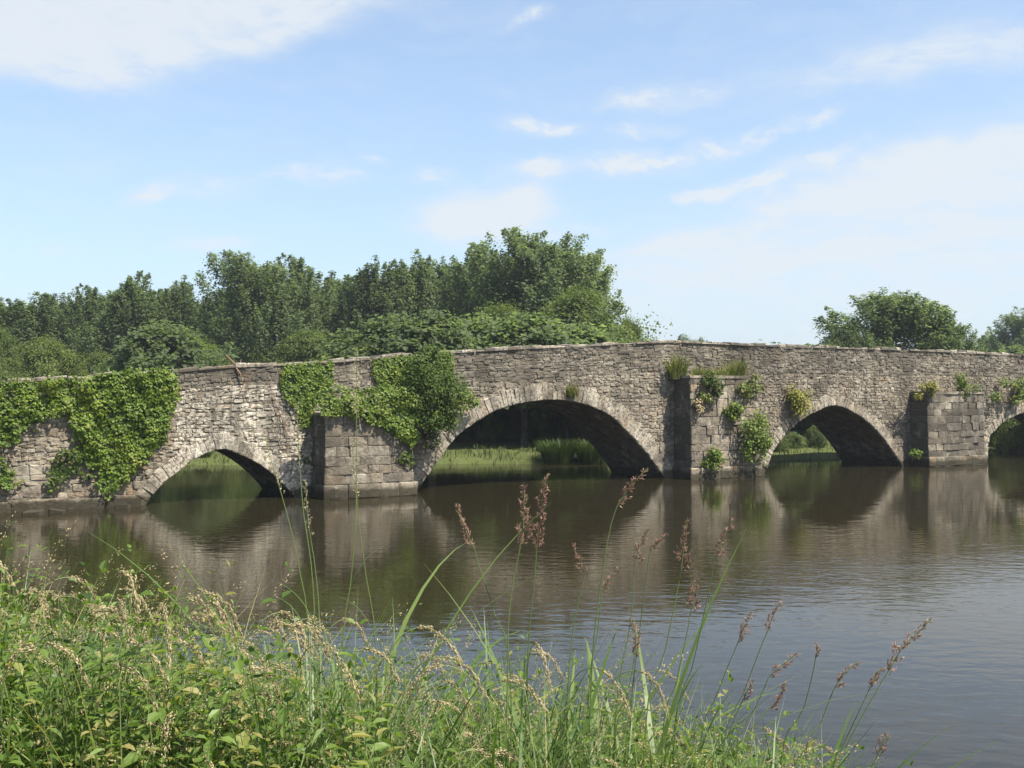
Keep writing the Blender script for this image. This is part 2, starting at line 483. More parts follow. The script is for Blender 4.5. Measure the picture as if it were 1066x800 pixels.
# ================================================================ ground and river
RIVER = np.array([(60, -10), (25, -3), (12, 1.6), (6, 3.8), (3, 5.0), (0, 5.8), (-3, 6.7), (-5, 8.7), (-7.5, 12.5), (-10, 17.5), (-12.0, 22.5), (-13.3, 26.6),
                  (-16, 30), (-22, 34), (-35, 38), (-90, 40), (-90, 46), (-30, 45.2), (-12, 45.6), (-3, 46.2), (5, 46.4), (11, 48.0), (17, 51.0), (24, 55.5), (31, 60),
                  (37, 61), (39, 52), (45, 42), (52, 26), (60, 10)], float)
def river_sd(X, Y):
    """signed distance, positive in the river"""
    X = np.asarray(X, float); Y = np.asarray(Y, float)
    dmin = np.full(X.shape, 1e9); ins = np.zeros(X.shape, bool)
    n = len(RIVER)
    for i in range(n):
        a = RIVER[i]; b = RIVER[(i + 1) % n]
        e = b - a
        t = np.clip(((X - a[0]) * e[0] + (Y - a[1]) * e[1]) / (e @ e), 0, 1)
        dmin = np.minimum(dmin, np.hypot(X - a[0] - t * e[0], Y - a[1] - t * e[1]))
        c = (a[1] > Y) != (b[1] > Y)
        with np.errstate(divide='ignore', invalid='ignore'):
            xi = a[0] + (Y - a[1]) / (b[1] - a[1] + 1e-12) * e[0]
        ins ^= c & (X < xi)
    return np.where(ins, dmin, -dmin)
def ground_z(X, Y):
    X = np.asarray(X, float); Y = np.asarray(Y, float)
    s = river_sd(X, Y)
    d = np.maximum(-s, 0)
    near = 1.5 * (1 - np.exp(-d / 1.9)) * 1.02
    far = .25 * (1 - np.exp(-d / .6)) + .9 * (1 - np.exp(-d / 14.0)) + np.clip((d - 30) * .006, 0, 3)
    land = np.where(Y < 15, near, far)
    w = np.clip((Y - 12) / 10, 0, 1)
    land = near * (1 - w) + far * w
    bump = .06 * np.sin(X * 1.7 + Y * .6) * np.sin(Y * 1.3 - X * .4) * np.minimum(d, 1)
    return np.where(s > 0, -np.minimum(1.3, s * .5), land + bump)
def axis(lo, flo, fhi, hi, step):
    f = list(np.arange(flo, fhi + step / 2, step))
    s = step; x = fhi
    while x < hi:
        s *= 1.35; x += s; f.append(min(x, hi))
    s = step; x = flo; b = []
    while x > lo:
        s *= 1.35; x -= s; b.append(max(x, lo))
    return np.array(b[::-1] + f)
gx = axis(-900, -40, 60, 900, .7); gy = axis(-400, -12, 66, 1100, .7)
GX, GY = np.meshgrid(gx, gy)
GZ = ground_z(GX.ravel(), GY.ravel())
nx, ny = len(gx), len(gy)
idx = np.arange(nx * ny).reshape(ny, nx)
Q = np.stack([idx[:-1, :-1], idx[:-1, 1:], idx[1:, 1:], idx[1:, :-1]], -1).reshape(-1, 4)
gnd = link('ground', np_mesh('ground', np.stack([GX.ravel(), GY.ravel(), GZ], 1), [Q], M['ground'], smooth=True))
tag(gnd, kind='structure')
wv = [(-110, -14, 0), (70, -14, 0), (70, 64, 0), (-110, 64, 0)]
water = link('river_water', np_mesh('river_water', np.array(wv), [np.array([(0, 1, 2, 3)])], M['water']))
tag(water, kind='structure')

# ================================================================ the bridge
TOP_PX = [(0, 399), (60, 394.5), (120, 391), (184, 387), (236, 382), (280, 380.6), (344, 377), (400, 372.5), (469, 367), (540, 363), (600, 360.5), (648, 358), (697, 356),
          (740, 357.5), (780, 359.5), (820, 361), (870, 362.3), (929, 364), (1000, 367), (1066, 370.5)]
TOP = [at_face(*p) for p in TOP_PX]
TOPU = np.array([p[0] for p in TOP]); TOPZ = np.array([p[1] for p in TOP])
U0, U1 = -12.0, float(TOPU[-1] + 22.0)
TOPU = np.concatenate([[U0], TOPU, [U1]]); TOPZ = np.concatenate([[TOPZ[0] - .55], TOPZ, [TOPZ[-1] - 1.0]])
def ztop(u): return np.interp(u, TOPU, TOPZ)
PARAPET = 1.05
WID = 3.3
ARCH_PX = [
    [(150, 528), (153.7, 522.4), (165.5, 507), (182, 493.7), (199, 480), (216, 471.2), (230.5, 467), (243, 470.2), (263, 479), (280, 490), (297, 505.5), (308, 519), (312, 526)],
    [(431, 520), (436, 509), (449, 489), (469, 462), (482.6, 448), (503, 434.7), (523, 424.6), (550, 418.2), (574, 416), (597.5, 418), (618, 424), (638, 434), (653, 449), (667, 464), (679.5, 479), (692, 498), (698, 508)],
    [(793, 500), (796.7, 491), (803, 474), (811.6, 459.6), (823, 446.6), (837.5, 435), (852, 427.2), (866, 422), (877.7, 424), (892, 431), (906.5, 442), (921, 458), (932, 474), (940.4, 487), (945, 495)],
    [(1027.2, 490), (1027.7, 481), (1029.5, 456.7), (1036, 448), (1047, 438), (1066, 429.5), (1085, 426), (1104, 429), (1122, 438), (1138, 452), (1152, 470), (1160, 490)],
]
RING_T = [.42, .54, .43, .42]
def smooth_poly(P, n=6):
    P = [np.array(p) for p in P]; R = []
    for i in range(len(P) - 1):
        p0 = P[max(i - 1, 0)]; p1 = P[i]; p2 = P[i + 1]; p3 = P[min(i + 2, len(P) - 1)]
        for k in range(n):
            t = k / n
            R.append(.5 * (2 * p1 + (p2 - p0) * t + (2 * p0 - 5 * p1 + 4 * p2 - p3) * t * t + (3 * p1 - p0 - 3 * p2 + p3) * t ** 3))
    R.append(P[-1]); return np.array(R)
ARCH = []
for pts in ARCH_PX:
    A = smooth_poly([at_face(*p) for p in pts])
    # carry the springers straight down under the water
    A = np.concatenate([[[A[0, 0], -1.2]], A, [[A[-1, 0], -1.2]]])
    ARCH.append(A)
def offset_poly(A, t):
    T = np.gradient(A, axis=0); T /= np.linalg.norm(T, axis=1, keepdims=True) + 1e-9
    Nn = np.stack([-T[:, 1], T[:, 0]], 1)       # curve runs left to right over the crown: outward is up / left / right
    return A + Nn * t
def void_span(A, z):
    """left and right u of the opening at height z, None above the crown"""
    k = int(np.argmax(A[:, 1]))
    if z >= A[k, 1]: return None
    L = A[:k + 1]; R = A[k:]
    return (float(np.interp(z, L[:, 1], L[:, 0])), float(np.interp(-z, -R[:, 1], R[:, 0])))

bridge = empty('stone_bridge', tuple(P0), 'old hump-backed stone bridge with four arches and a long rough parapet crossing the river', 'bridge')

# --- core: solid up to the deck with four openings, then the road and two parapet walls
core = MB(); core.cur = {'tint': .4, 'lich': .1, 'dark': .25}
FB = -.018                                   # the core stands a little behind the face stones
us = set(np.arange(U0, U1, .5).tolist() + [U1])
for A in ARCH: us |= set(A[:, 0].tolist())
us = sorted(us)
def zlow(u):
    for A in ARCH:
        if A[0, 0] < u < A[-1, 0]:
            return float(np.interp(u, A[:, 0], A[:, 1]))
    return -1.4
def monotone(A):
    return A
for a, b in zip(us, us[1:]):
    if b - a < 1e-5: continue
    m = (a + b) / 2
    za, zb = (zlow(a + 1e-6), zlow(b - 1e-6))
    ta, tb = float(ztop(a)) - PARAPET, float(ztop(b)) - PARAPET
    core.quad(face(a, za, FB), face(b, zb, FB), face(b, tb, FB), face(a, ta, FB))
    core.quad(face(b, zb, -WID), face(a, za, -WID), face(a, ta, -WID), face(b, tb, -WID))
    ga, gb = ta + PARAPET, tb + PARAPET
    core.quad(face(a, ta, FB), face(b, tb, FB), face(b, gb, FB), face(a, ga, FB))
    core.quad(face(b, tb, -WID), face(a, ta, -WID), face(a, ga, -WID), face(b, gb, -WID))
    core.quad(face(b, tb, -.38), face(a, ta, -.38), face(a, ga, -.38), face(b, gb, -.38))
    core.quad(face(a, ta, -WID + .38), face(b, tb, -WID + .38), face(b, gb, -WID + .38), face(a, ga, -WID + .38))
    core.quad(face(a, ga, FB), face(b, gb, FB), face(b, gb, -.38), face(a, ga, -.38))
    core.quad(face(a, ga, -WID + .38), face(b, gb, -WID + .38), face(b, gb, -WID), face(a, ga, -WID))
for u in (U0, U1):
    g = float(ztop(u))
    core.quad(face(u, -1.4, FB), face(u, g, FB), face(u, g, -WID), face(u, -1.4, -WID))
core.build('core', M['mortar'], bridge)
deck = MB()
for a, b in zip(us, us[1:]):
    if b - a < 1e-5: continue
    deck.quad(face(a, float(ztop(a)) - PARAPET + .01, -.381), face(b, float(ztop(b)) - PARAPET + .01, -.381), face(b, float(ztop(b)) - PARAPET + .01, -WID + .381), face(a, float(ztop(a)) - PARAPET + .01, -WID + .381))
deck.build('roadway', M['road'], bridge)
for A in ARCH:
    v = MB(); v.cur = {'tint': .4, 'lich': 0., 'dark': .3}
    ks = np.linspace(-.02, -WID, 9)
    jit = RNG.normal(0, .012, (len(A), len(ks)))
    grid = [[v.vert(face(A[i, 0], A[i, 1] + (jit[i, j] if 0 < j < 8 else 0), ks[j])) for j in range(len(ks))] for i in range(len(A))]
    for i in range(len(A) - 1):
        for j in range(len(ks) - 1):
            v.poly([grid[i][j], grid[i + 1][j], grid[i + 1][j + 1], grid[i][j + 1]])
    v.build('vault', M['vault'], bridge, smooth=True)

# --- stones
def stone_block(mb, place, c4, prot, rng, inset=.009, back=-.05):
    """an irregular stone from four (u,z) corners: cut corners, a set-back joint edge and a rough swelling face"""
    c = np.array(c4, float)
    w = np.linalg.norm(c[1] - c[0]); h = np.linalg.norm(c[3] - c[0])
    cut = min(w, h) * (rng.uniform(.10, .30) if inset > .007 else rng.uniform(.03, .10))
    ring = []
    for i in range(4):
        p = c[i]; a = c[i - 1]; b = c[(i + 1) % 4]
        ta = (a - p) / (np.linalg.norm(a - p) + 1e-9); tb = (b - p) / (np.linalg.norm(b - p) + 1e-9)
        k1, k2 = rng.uniform(.4, 1.3, 2)
        ring.append(p + ta * cut * k1); ring.append(p + tb * cut * k2)
    ring = np.array(ring); ctr = ring.mean(0)
    def inw(r, d): 
        v = ctr - r; L = np.linalg.norm(v, axis=1, keepdims=True) + 1e-9
        return r + v / L * np.minimum(d, L * .45)
    r0 = inw(ring, .004); r1 = inw(ring, inset); 
    tilt = rng.normal(0, .07, 2)
    def dep(p, base): return base + float((p - ctr) @ tilt)
    v0 = [mb.vert(place(p[0], p[1], back)) for p in r0]
    v1 = [mb.vert(place(p[0], p[1], dep(p, prot) - .012 + rng.normal(0, .003))) for p in inw(ring, inset * .6)]
    v2 = [mb.vert(place(p[0], p[1], dep(p, prot) + rng.normal(0, .005))) for p in inw(ring, inset + min(w, h) * .13)]
    n = len(ring)
    for A_, B_ in ((v0, v1), (v1, v2)):
        for k in range(n):
            mb.poly([A_[k], A_[(k + 1) % n], B_[(k + 1) % n], B_[k]])
    cc = mb.vert(place(ctr[0], ctr[1], prot + rng.normal(.004, .006)))
    for k in range(n):
        mb.poly([v2[k], v2[(k + 1) % n], cc])
rs = np.random.default_rng(11)
def zone_attrs(u, z):
    """tint / lichen / black algae of a stone by where it stands in the wall"""
    tp = float(ztop(u)); s = tp - z
    zn = float(vnoise(np.array([u * .9]), np.array([z * 1.1]), 63, .8)[0])
    tint = float(np.clip(rs.normal(.5, .22) + .38 * zn, 0, 1))
    lich, dark = .30 * rs.random(), .30 * rs.random()
    if s < 1.1:
        dark += .6 * rs.random() + .28; lich += .45 * rs.random() ** 2
    if s < .3: dark += .25
    uw0, uw1 = at_face(182, 440)[0], at_face(338, 440)[0]
    if uw0 < u < uw1 and s > .55:                       # lime-washed pale stretch over the first arch
        lich += .75; dark *= .3; tint = min(1, tint + .15)
    if uw0 < u < uw1 and s <= .55: dark += .35
    if u < uw0 and s > .8:
        tint = float(np.clip(rs.normal(.72, .2), 0, 1)); dark *= .5
    ub0 = at_face(470, 400)[0]; ub1 = at_face(720, 400)[0]
    if ub0 < u < ub1: lich += .25 * rs.random()
    return {'tint': tint, 'lich': float(np.clip(lich, 0, 1)), 'dark': float(np.clip(dark, 0, 1))}
def panel_course(mb, place, zl0, zl1, spans, wlo, whi, attrs, prot=(.0, .03), jit=.012, clip=None, hole=.0, inset=.009):
    for (a, b) in spans:
        if b - a < .06: continue
        u = a
        while u < b - .02:
            w = rs.uniform(wlo, whi)
            zn = float(vnoise(np.array([u * .8]), np.array([zl0(u) * 1.3]), 61, .9)[0])
            w *= 1 + .55 * zn
            if rs.random() < .2: w *= rs.uniform(1.2, 1.7)
            e = u + w
            if b - e < wlo * .7: e = b
            j = lambda: rs.normal(0, jit)
            q = [(u, zl0(u) + j()), (e, zl0(e) + j()), (e + j(), zl1(e) + j()), (u + j(), zl1(u) + j())]
            m = ((u + e) / 2, (zl0((u + e) / 2) + zl1((u + e) / 2)) / 2)
            if (clip is None or clip(*m)) and rs.random() > hole:
                mb.cur = attrs(*m)
                stone_block(mb, place, q, rs.uniform(*prot), rs, inset=inset)
            u = e
wall = MB()
MID = [offset_poly(A, t * .55) for A, t in zip(ARCH, RING_T)]
PIER_U = []      # filled below: (u0, u1, p, ztop)
def pier_from(pxl, pxr, ytop, p, ymid):
    ul = at_face(pxl, ymid, p)[0]; ur = at_face(pxr, ymid, p)[0]
    zt = at_face((pxl + pxr) / 2, ytop, p)[1]
    return (ul, ur, p, zt)
PIERS = [pier_from(339, 431, 432, 1.15, 480), pier_from(720, 791, 393.5, 1.0, 450), pier_from(967, 1025.5, 410, .95, 450)]
def spans_at(z, extra=()):
    cut = []
    for Mi in MID:
        s = void_span(Mi, z)
        if s: cut.append(s)
    for (a, b, p, zt) in PIERS:
        if z < zt - .1: cut.append((a + .05, b - .05))
    cut.sort()
    res = []; x = U0 + 6
    for a, b in cut:
        if a > x: res.append((x, a))
        x = max(x, b)
    if x < U1 - 8: res.append((x, U1 - 8))
    return res
def deckline(u): return float(ztop(u)) - PARAPET
# spandrel courses, larger stones low down
z = -.35
zs = [z]
while z < 6.0:
    h = rs.uniform(.13, .24) if z < 1.2 else rs.uniform(.075, .145)
    z += h; zs.append(z)
FP = lambda u, zz, off: face(u, zz, off)
for z0, z1 in zip(zs, zs[1:]):
    wob = rs.uniform(0, 6.28); am = rs.uniform(.008, .02)
    f0 = lambda u, z0=z0: z0 + .018 * math.sin(u * .9 + z0 * 5)
    f1 = lambda u, z1=z1: z1 + .018 * math.sin(u * .9 + z1 * 5)
    big = z0 < 1.2
    def cl0(u, f=f0): return min(f(u), deckline(u))
    def cl1(u, f=f1): return min(f(u), deckline(u) + .02)
    panel_course(wall, FP, cl0, cl1, spans_at((z0 + z1) / 2), .18 if big else .09, .50 if big else .32, zone_attrs,
                 prot=(-.008, .016), jit=.020, hole=.012, clip=lambda u, zz: zz < deckline(u) - .03)
# parapet courses, thin slates following the top
s = 0.0; sl = [0.0]
while s < PARAPET - .07:
    s += rs.uniform(.07, .135); sl.append(min(s, PARAPET))
sl[-1] = PARAPET
for s0, s1 in zip(sl, sl[1:]):
    panel_course(wall, FP, lambda u, s1=s1: float(ztop(u)) - s1 + .012 * math.sin(u * 1.7 + s1 * 9), lambda u, s0=s0: float(ztop(u)) - s0 + (.012 * math.sin(u * 1.7 + s0 * 9) if s0 else -.02),
                 [(U0 + 6, U1 - 8)], .11, .36, zone_attrs, prot=(-.012, .018), jit=.016, hole=.03)
wall.build('wall', M['stone'], bridge)

# --- arch rings
for A, T in zip(ARCH, RING_T):
    r = MB()
    seg = A[(A[:, 1] > -.5)]
    L = np.concatenate([[0], np.cumsum(np.linalg.norm(np.diff(seg, axis=0), axis=1))])
    Nn = np.gradient(seg, axis=0); Nn /= np.linalg.norm(Nn, axis=1, keepdims=True); Nn = np.stack([-Nn[:, 1], Nn[:, 0]], 1)
    def at(s):
        p = np.array([np.interp(s, L, seg[:, 0]), np.interp(s, L, seg[:, 1])])
        n = np.array([np.interp(s, L, Nn[:, 0]), np.interp(s, L, Nn[:, 1])]); return p, n / np.linalg.norm(n)
    s = 0.0
    while s < L[-1] - .05:
        e = min(s + rs.uniform(.15, .27), L[-1])
        if L[-1] - e < .12: e = L[-1]
        (p0, n0), (p1, n1) = at(s), at(e)
        t = T * rs.uniform(.88, 1.12)
        q = [p0 - n0 * .012, p0 + n0 * t, p1 + n1 * t, p1 - n1 * .012]
        m = (p0 + p1) / 2
        a = zone_attrs(m[0], m[1]); a['tint'] = float(np.clip(rs.normal(.74, .18), 0, 1)); a['lich'] = float(np.clip(a['lich'] + .30, 0, 1)); a['dark'] *= .55
        r.cur = a
        stone_block(r, FP, [q[0], q[3], q[2], q[1]], rs.uniform(.012, .030), rs, inset=.007, back=-.10)
        s = e
    r.build('arch_ring', M['stone'], bridge)

# --- coping: rough slabs of uneven height along the top
for off0, off1 in ((.055, -.44), (-WID + .44, -WID - .055)):
    cop = MB(); u = U0 + 6
    while u < U1 - 8:
        w = rs.uniform(.22, .62); e = u + w
        h = rs.uniform(.03, .135)
        cop.cur = {'tint': float(np.clip(rs.normal(.55, .25), 0, 1)), 'lich': float(rs.uniform(0, .9)), 'dark': float(rs.uniform(.15, .95))}
        zt0, zt1 = float(ztop(u)) - .03, float(ztop(e)) - .03
        o0 = off0 + rs.normal(-.012, .022); o1 = off1
        ja = rs.normal(0, .012, 8)
        base = [face(u + .006, zt0, o0), face(e - .006, zt1, o0), face(e - .006, zt1, o1), face(u + .006, zt0, o1)]
        mid = [face(u + .008, zt0 + h * .7 + ja[0], o0), face(e - .008, zt1 + h * .7 + ja[1], o0), face(e - .008, zt1 + h * .7 + ja[2], o1), face(u + .008, zt0 + h * .7 + ja[3], o1)]
        i_ = .035
        top = [face(u + i_, zt0 + h + ja[4], o0 - i_), face(e - i_, zt1 + h + ja[5], o0 - i_), face(e - i_, zt1 + h + ja[6], o1 + i_), face(u + i_, zt0 + h + ja[7], o1 + i_)]
        B = [cop.vert(p) for p in base]; Mv = [cop.vert(p) for p in mid]; Tv = [cop.vert(p) for p in top]
        for P_, Q_ in ((B, Mv), (Mv, Tv)):
            for k in range(4): cop.poly([P_[k], P_[(k + 1) % 4], Q_[(k + 1) % 4], Q_[k]])
        cop.poly(Tv); cop.poly(B[::-1])
        u = e + (rs.uniform(.0, .05) if rs.random() < .2 else 0)
    cop.build('coping', M['stone'], bridge)

# --- piers: ashlar on the front and on the side that shows
BAT = .025
def pier_attrs(kind):
    def f(u, zz):
        tint = float(np.clip(rs.normal(.48 if kind != 2 else .40, .26), 0, 1))
        lich = .35 * rs.random(); dark = .25 * rs.random()
        if kind == 0: dark += .35 * (zz > 1.3) * rs.random() + .2; 
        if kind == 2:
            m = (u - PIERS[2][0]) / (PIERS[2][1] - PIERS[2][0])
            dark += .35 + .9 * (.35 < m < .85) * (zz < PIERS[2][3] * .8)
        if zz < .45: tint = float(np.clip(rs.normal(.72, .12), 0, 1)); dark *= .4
        return {'tint': tint, 'lich': float(np.clip(lich, 0, 1)), 'dark': float(np.clip(dark, 0, 1))}
    return f
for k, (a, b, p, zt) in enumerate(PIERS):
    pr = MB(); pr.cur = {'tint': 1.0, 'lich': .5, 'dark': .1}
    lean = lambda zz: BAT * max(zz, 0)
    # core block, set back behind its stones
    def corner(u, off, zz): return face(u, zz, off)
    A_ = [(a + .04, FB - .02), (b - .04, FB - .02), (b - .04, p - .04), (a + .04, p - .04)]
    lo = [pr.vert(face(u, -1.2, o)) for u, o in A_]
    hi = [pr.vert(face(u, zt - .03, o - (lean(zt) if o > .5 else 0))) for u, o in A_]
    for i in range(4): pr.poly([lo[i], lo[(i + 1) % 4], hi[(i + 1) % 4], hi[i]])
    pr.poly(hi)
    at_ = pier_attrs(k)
    def at_left(u, zz, f=at_):                          # shade of this side painted into its stones as a darker colour
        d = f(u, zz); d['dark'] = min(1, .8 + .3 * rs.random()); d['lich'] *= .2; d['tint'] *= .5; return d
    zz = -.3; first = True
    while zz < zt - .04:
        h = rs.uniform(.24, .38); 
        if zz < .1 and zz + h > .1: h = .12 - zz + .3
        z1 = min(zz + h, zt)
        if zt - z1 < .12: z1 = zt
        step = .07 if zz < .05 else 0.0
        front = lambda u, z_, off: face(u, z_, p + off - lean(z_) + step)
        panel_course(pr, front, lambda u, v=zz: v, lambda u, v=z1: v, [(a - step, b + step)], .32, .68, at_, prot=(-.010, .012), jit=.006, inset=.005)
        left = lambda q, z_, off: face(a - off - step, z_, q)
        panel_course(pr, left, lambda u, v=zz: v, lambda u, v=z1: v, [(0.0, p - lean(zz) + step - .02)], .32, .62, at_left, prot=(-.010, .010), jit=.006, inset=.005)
        right = lambda q, z_, off: face(b + off + step, z_, q)
        panel_course(pr, right, lambda u, v=zz: v, lambda u, v=z1: v, [(0.0, p - lean(zz) + step - .02)], .32, .62, at_, prot=(-.010, .010), jit=.006, inset=.005)
        zz = z1
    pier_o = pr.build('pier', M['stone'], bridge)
    # cap slabs
    pr = MB(); u = a - .03
    while u < b:
        e = min(u + rs.uniform(.4, .8), b + .03)
        pr.cur = {'tint': .75, 'lich': .5 * rs.random(), 'dark': .5 * rs.random()}
        c0 = P0 + D3 * ((u + e) / 2) + N3 * ((p - lean(zt)) / 2 + .02)
        pr.box((c0.x, c0.y, zt + .03), D3 * ((e - u) / 2 - .008), N3 * ((p - lean(zt)) / 2 + .015), (0, 0, .05 + rs.uniform(-.01, .015)))
        u = e
    cap = link('pier_cap', pr.mesh('pier_cap', M['stone'], tuple(P0)), pier_o)
# low footing ledge left of the first arch
ft = MB()
ua, ub = at_face(-20, 527)[0], at_face(146, 527)[0]
u = ua
while u < ub:
    e = min(u + rs.uniform(.6, 1.5), ub)
    ft.cur = {'tint': float(rs.uniform(.6, .8)), 'lich': .25 * float(rs.random()), 'dark': .15 * float(rs.random())}
    q = [(u, -.3), (e, -.3), (e, .30 + rs.normal(0, .03)), (u, .30 + rs.normal(0, .03))]
    stone_block(ft, FP, q, rs.uniform(.10, .15), rs, back=-.04)
    u = e
ft.build('footing', M['stone'], bridge)

FS = [(783, 491.5, .26, 'fallen stone in the water at the right foot of the second pier'), (793, 490, .20, 'smaller fallen stone beside the left springing of the third arch'), (128, 529, .24, 'fallen stone at the water line by the left springing of the first arch'),
      (60, 534, .22, 'fallen stone at the water line under the small ivy tuft'), (35, 536, .28, 'large fallen stone at the left foot of the bridge wall'), (424, 515, .16, 'fallen stone at the right foot of the first pier')]
for px, py, r, lab in FS:
    c = at_water(px, py); fsb = MB(); fsb.cur = {'tint': float(rs.uniform(.3, .8)), 'lich': .1, 'dark': .2}
    place = lambda a_, b_, o_: (c.x + a_, c.y + b_, c.z + o_)
    stone_block(fsb, place, [(-r, -r * .7), (r, -r * .6), (r * .9, r * .7), (-r * .8, r * .6)], r * .38, rs, inset=r * .18, back=-.3)
    fo = link('fallen_stone', fsb.mesh('fallen_stone', M['stone'], (c.x, c.y, 0)))
    fo.location = (c.x, c.y, 0); tag(fo, lab, 'stone', 'fallen stones at the foot of the bridge')

# ================================================================ ivy and wall plants
from_px_poly_cache = {}
def inside(P, x, y):
    r = np.zeros(len(x), bool); n = len(P)
    for i in range(n):
        a, b = P[i], P[(i + 1) % n]
        c = (a[1] > y) != (b[1] > y)
        with np.errstate(divide='ignore', invalid='ignore'):
            r ^= c & (x < (b[0] - a[0]) * (y - a[1]) / (b[1] - a[1] + 1e-12) + a[0])
    return r
def ivy(name, label, cat, pts, dens, size, mat, seed, off=0.0, bulge=.25, group=None, edge=.12, stems=True):
    """leaves over an outline on the wall; grows out from the face in uneven swells"""
    rng = np.random.default_rng(seed)
    P = [at_face(px, py, off) for px, py in pts]
    xs = [p[0] for p in P]; ys = [p[1] for p in P]
    area = (max(xs) - min(xs)) * (max(ys) - min(ys))
    n = int(area * dens)
    x = rng.uniform(min(xs) - edge, max(xs) + edge, n); y = rng.uniform(min(ys) - edge, max(ys) + edge, n)
    xj = x + rng.normal(0, edge * .5, n) + vnoise(x, y, seed + 1, 3) * edge; yj = y + rng.normal(0, edge * .5, n) + vnoise(x, y, seed + 2, 3) * edge
    keep = inside(P, xj, yj)
    x, y = x[keep], y[keep]; n = len(x)
    lump = .5 + .5 * vnoise(x, y, seed + 3, 2.2) + .35 * vnoise(x, y, seed + 4, 5.0)
    gap = (vnoise(x, y, seed + 5, 4.5) > .38) & (rng.random(n) < .7)
    x, y, lump = x[~gap], y[~gap], lump[~gap]; n = len(x)
    dep = off + .04 + bulge * np.clip(lump, 0, 1.3) * rng.random(n) ** .5
    base = np.array(P0)
    D, N_ = np.array(D3), np.array(N3)
    pos = base + np.outer(x, D) + np.outer(dep, N_); pos[:, 2] = y
    eps = .05
    gx_ = (vnoise(x + eps, y, seed + 3, 2.2) - vnoise(x - eps, y, seed + 3, 2.2)) / (2 * eps) * .5 * bulge
    gz_ = (vnoise(x, y + eps, seed + 3, 2.2) - vnoise(x, y - eps, seed + 3, 2.2)) / (2 * eps) * .5 * bulge
    nrm = N_[None] - np.outer(gx_, D) * 1.4 + np.array([0, 0, 1.]) * (.35 - gz_[:, None] * 1.4) + rng.normal(0, .42, (n, 3))
    tan = np.array([0, 0, -1.])[None] + rng.normal(0, .45, (n, 3))
    R = frames(nrm, tan)
    sc = size * rng.uniform(.6, 1.25, n)
    V, F = scatter(IVYL[0], IVYL[1], pos, R, sc)
    L = Leaves()
    a = np.clip(.47 + .3 * (lump - .5) + .22 * vnoise(x, y, seed + 9, 1.3) + rng.normal(0, .2, n), 0, 1)
    L.add(V, F, a, len(IVYL[0]))
    c = np.array([x.mean(), y.min()])
    root = empty(name, face(c[0], c[1], off), label, cat, group)
    link('leaves', L.mesh('leaves', mat, tuple(root.location)), root)
    if False:
        sb = MB(); sb.cur = {'rnd': .4}
        for k in range(int(5 + (max(xs) - min(xs)) * 3)):
            j = rng.integers(n); ux, uz = x[j], y[j]; pp = []
            for q in range(7):
                pp.append(face(ux, uz, off + .045 + .01 * (q % 2))); ux += rng.normal(0, .09); uz -= rng.uniform(.05, .14)
                if uz < .05: break
            if len(pp) > 2: sb.tube(pp, .011, 4)
        sb.build('stems', M['dry'], root)
    return root
def wall_shrub(name, label, cat, px, py, rx, ry, off, n, size, mat, seed, thick=.35, grassy=False):
    """a bushy plant rooted in a joint; rx ry in pixels of the photo's scale at the wall"""
    rng = np.random.default_rng(seed)
    u, z_ = at_face(px, py, off); k = (at_face(px + 10, py, off)[0] - u) / 10
    RX, RZ = rx * k, ry * k * .9
    root = empty(name, face(u, z_ - RZ * .6, off), label, cat)
    stems = MB(); stems.cur = {'rnd': .5}
    D, N_ = np.array(D3), np.array(N3)
    ctr = np.array(face(u, z_, off + thick * .55))
    L = Leaves()
    if grassy:
        m = n
        az = rng.uniform(0, 6.28, m)
        b = np.array(face(u, z_ - RZ, off + thick * .4))[None] + np.outer(rng.uniform(-1, 1, m) * RX * .75, D) + np.outer(rng.normal(0, .08, m), N_)
        blades(L, b, RZ * 2 * rng.uniform(.45, 1.1, m), size * rng.uniform(.6, 1.2, m), az, rng.uniform(.1, .5, m), rng.uniform(.2, .9, m), np.clip(rng.normal(.55, .25, m), 0, 1))
    else:
        nc = max(6, n // 75) if n < 5000 else n // 150
        cd = rnd_dirs(nc, rng); cr = rng.random(nc) ** .45 * rng.uniform(.7, 1.35, nc)
        cc = ctr + np.outer(cd[:, 0] * cr * RX, D) + np.outer(np.abs(cd[:, 1]) * cr * thick, N_) + np.outer(cd[:, 2] * cr * RZ - .25 * RZ * (np.abs(cd[:, 0]) * cr) ** 2, [0, 0, 1])
        for c in cc[:14]:
            r0 = Vector(root.location); stems.tube([r0, (r0 + Vector(c)) / 2 + Vector((0, 0, -.03)), Vector(c)], [.018, .012, .006], 4)
        w = rng.integers(nc, size=n)
        dd = rnd_dirs(n, rng); q = rng.random(n) ** .4
        rad = (.42 if n < 5000 else .30) * min(RX, RZ, thick * 1.5) + .05
        pos = cc[w] + dd * (q * rad)[:, None]
        nrm = dd * .6 + N_ * .35 + np.array([0, 0, .45]) + rng.normal(0, .4, (n, 3))
        V, F = scatter(LEAF8[0], LEAF8[1], pos, frames(nrm, dd + rng.normal(0, .5, (n, 3)) + np.array([0, 0, -.3])), size * rng.uniform(.6, 1.25, n))
        L.add(V, F, np.clip(rng.normal(.5, .22, n), 0, 1), 8)
    link('leaves', L.mesh('leaves', mat, tuple(root.location)), root)
    if not grassy: stems.build('stems', M['dry'], root)
    return root
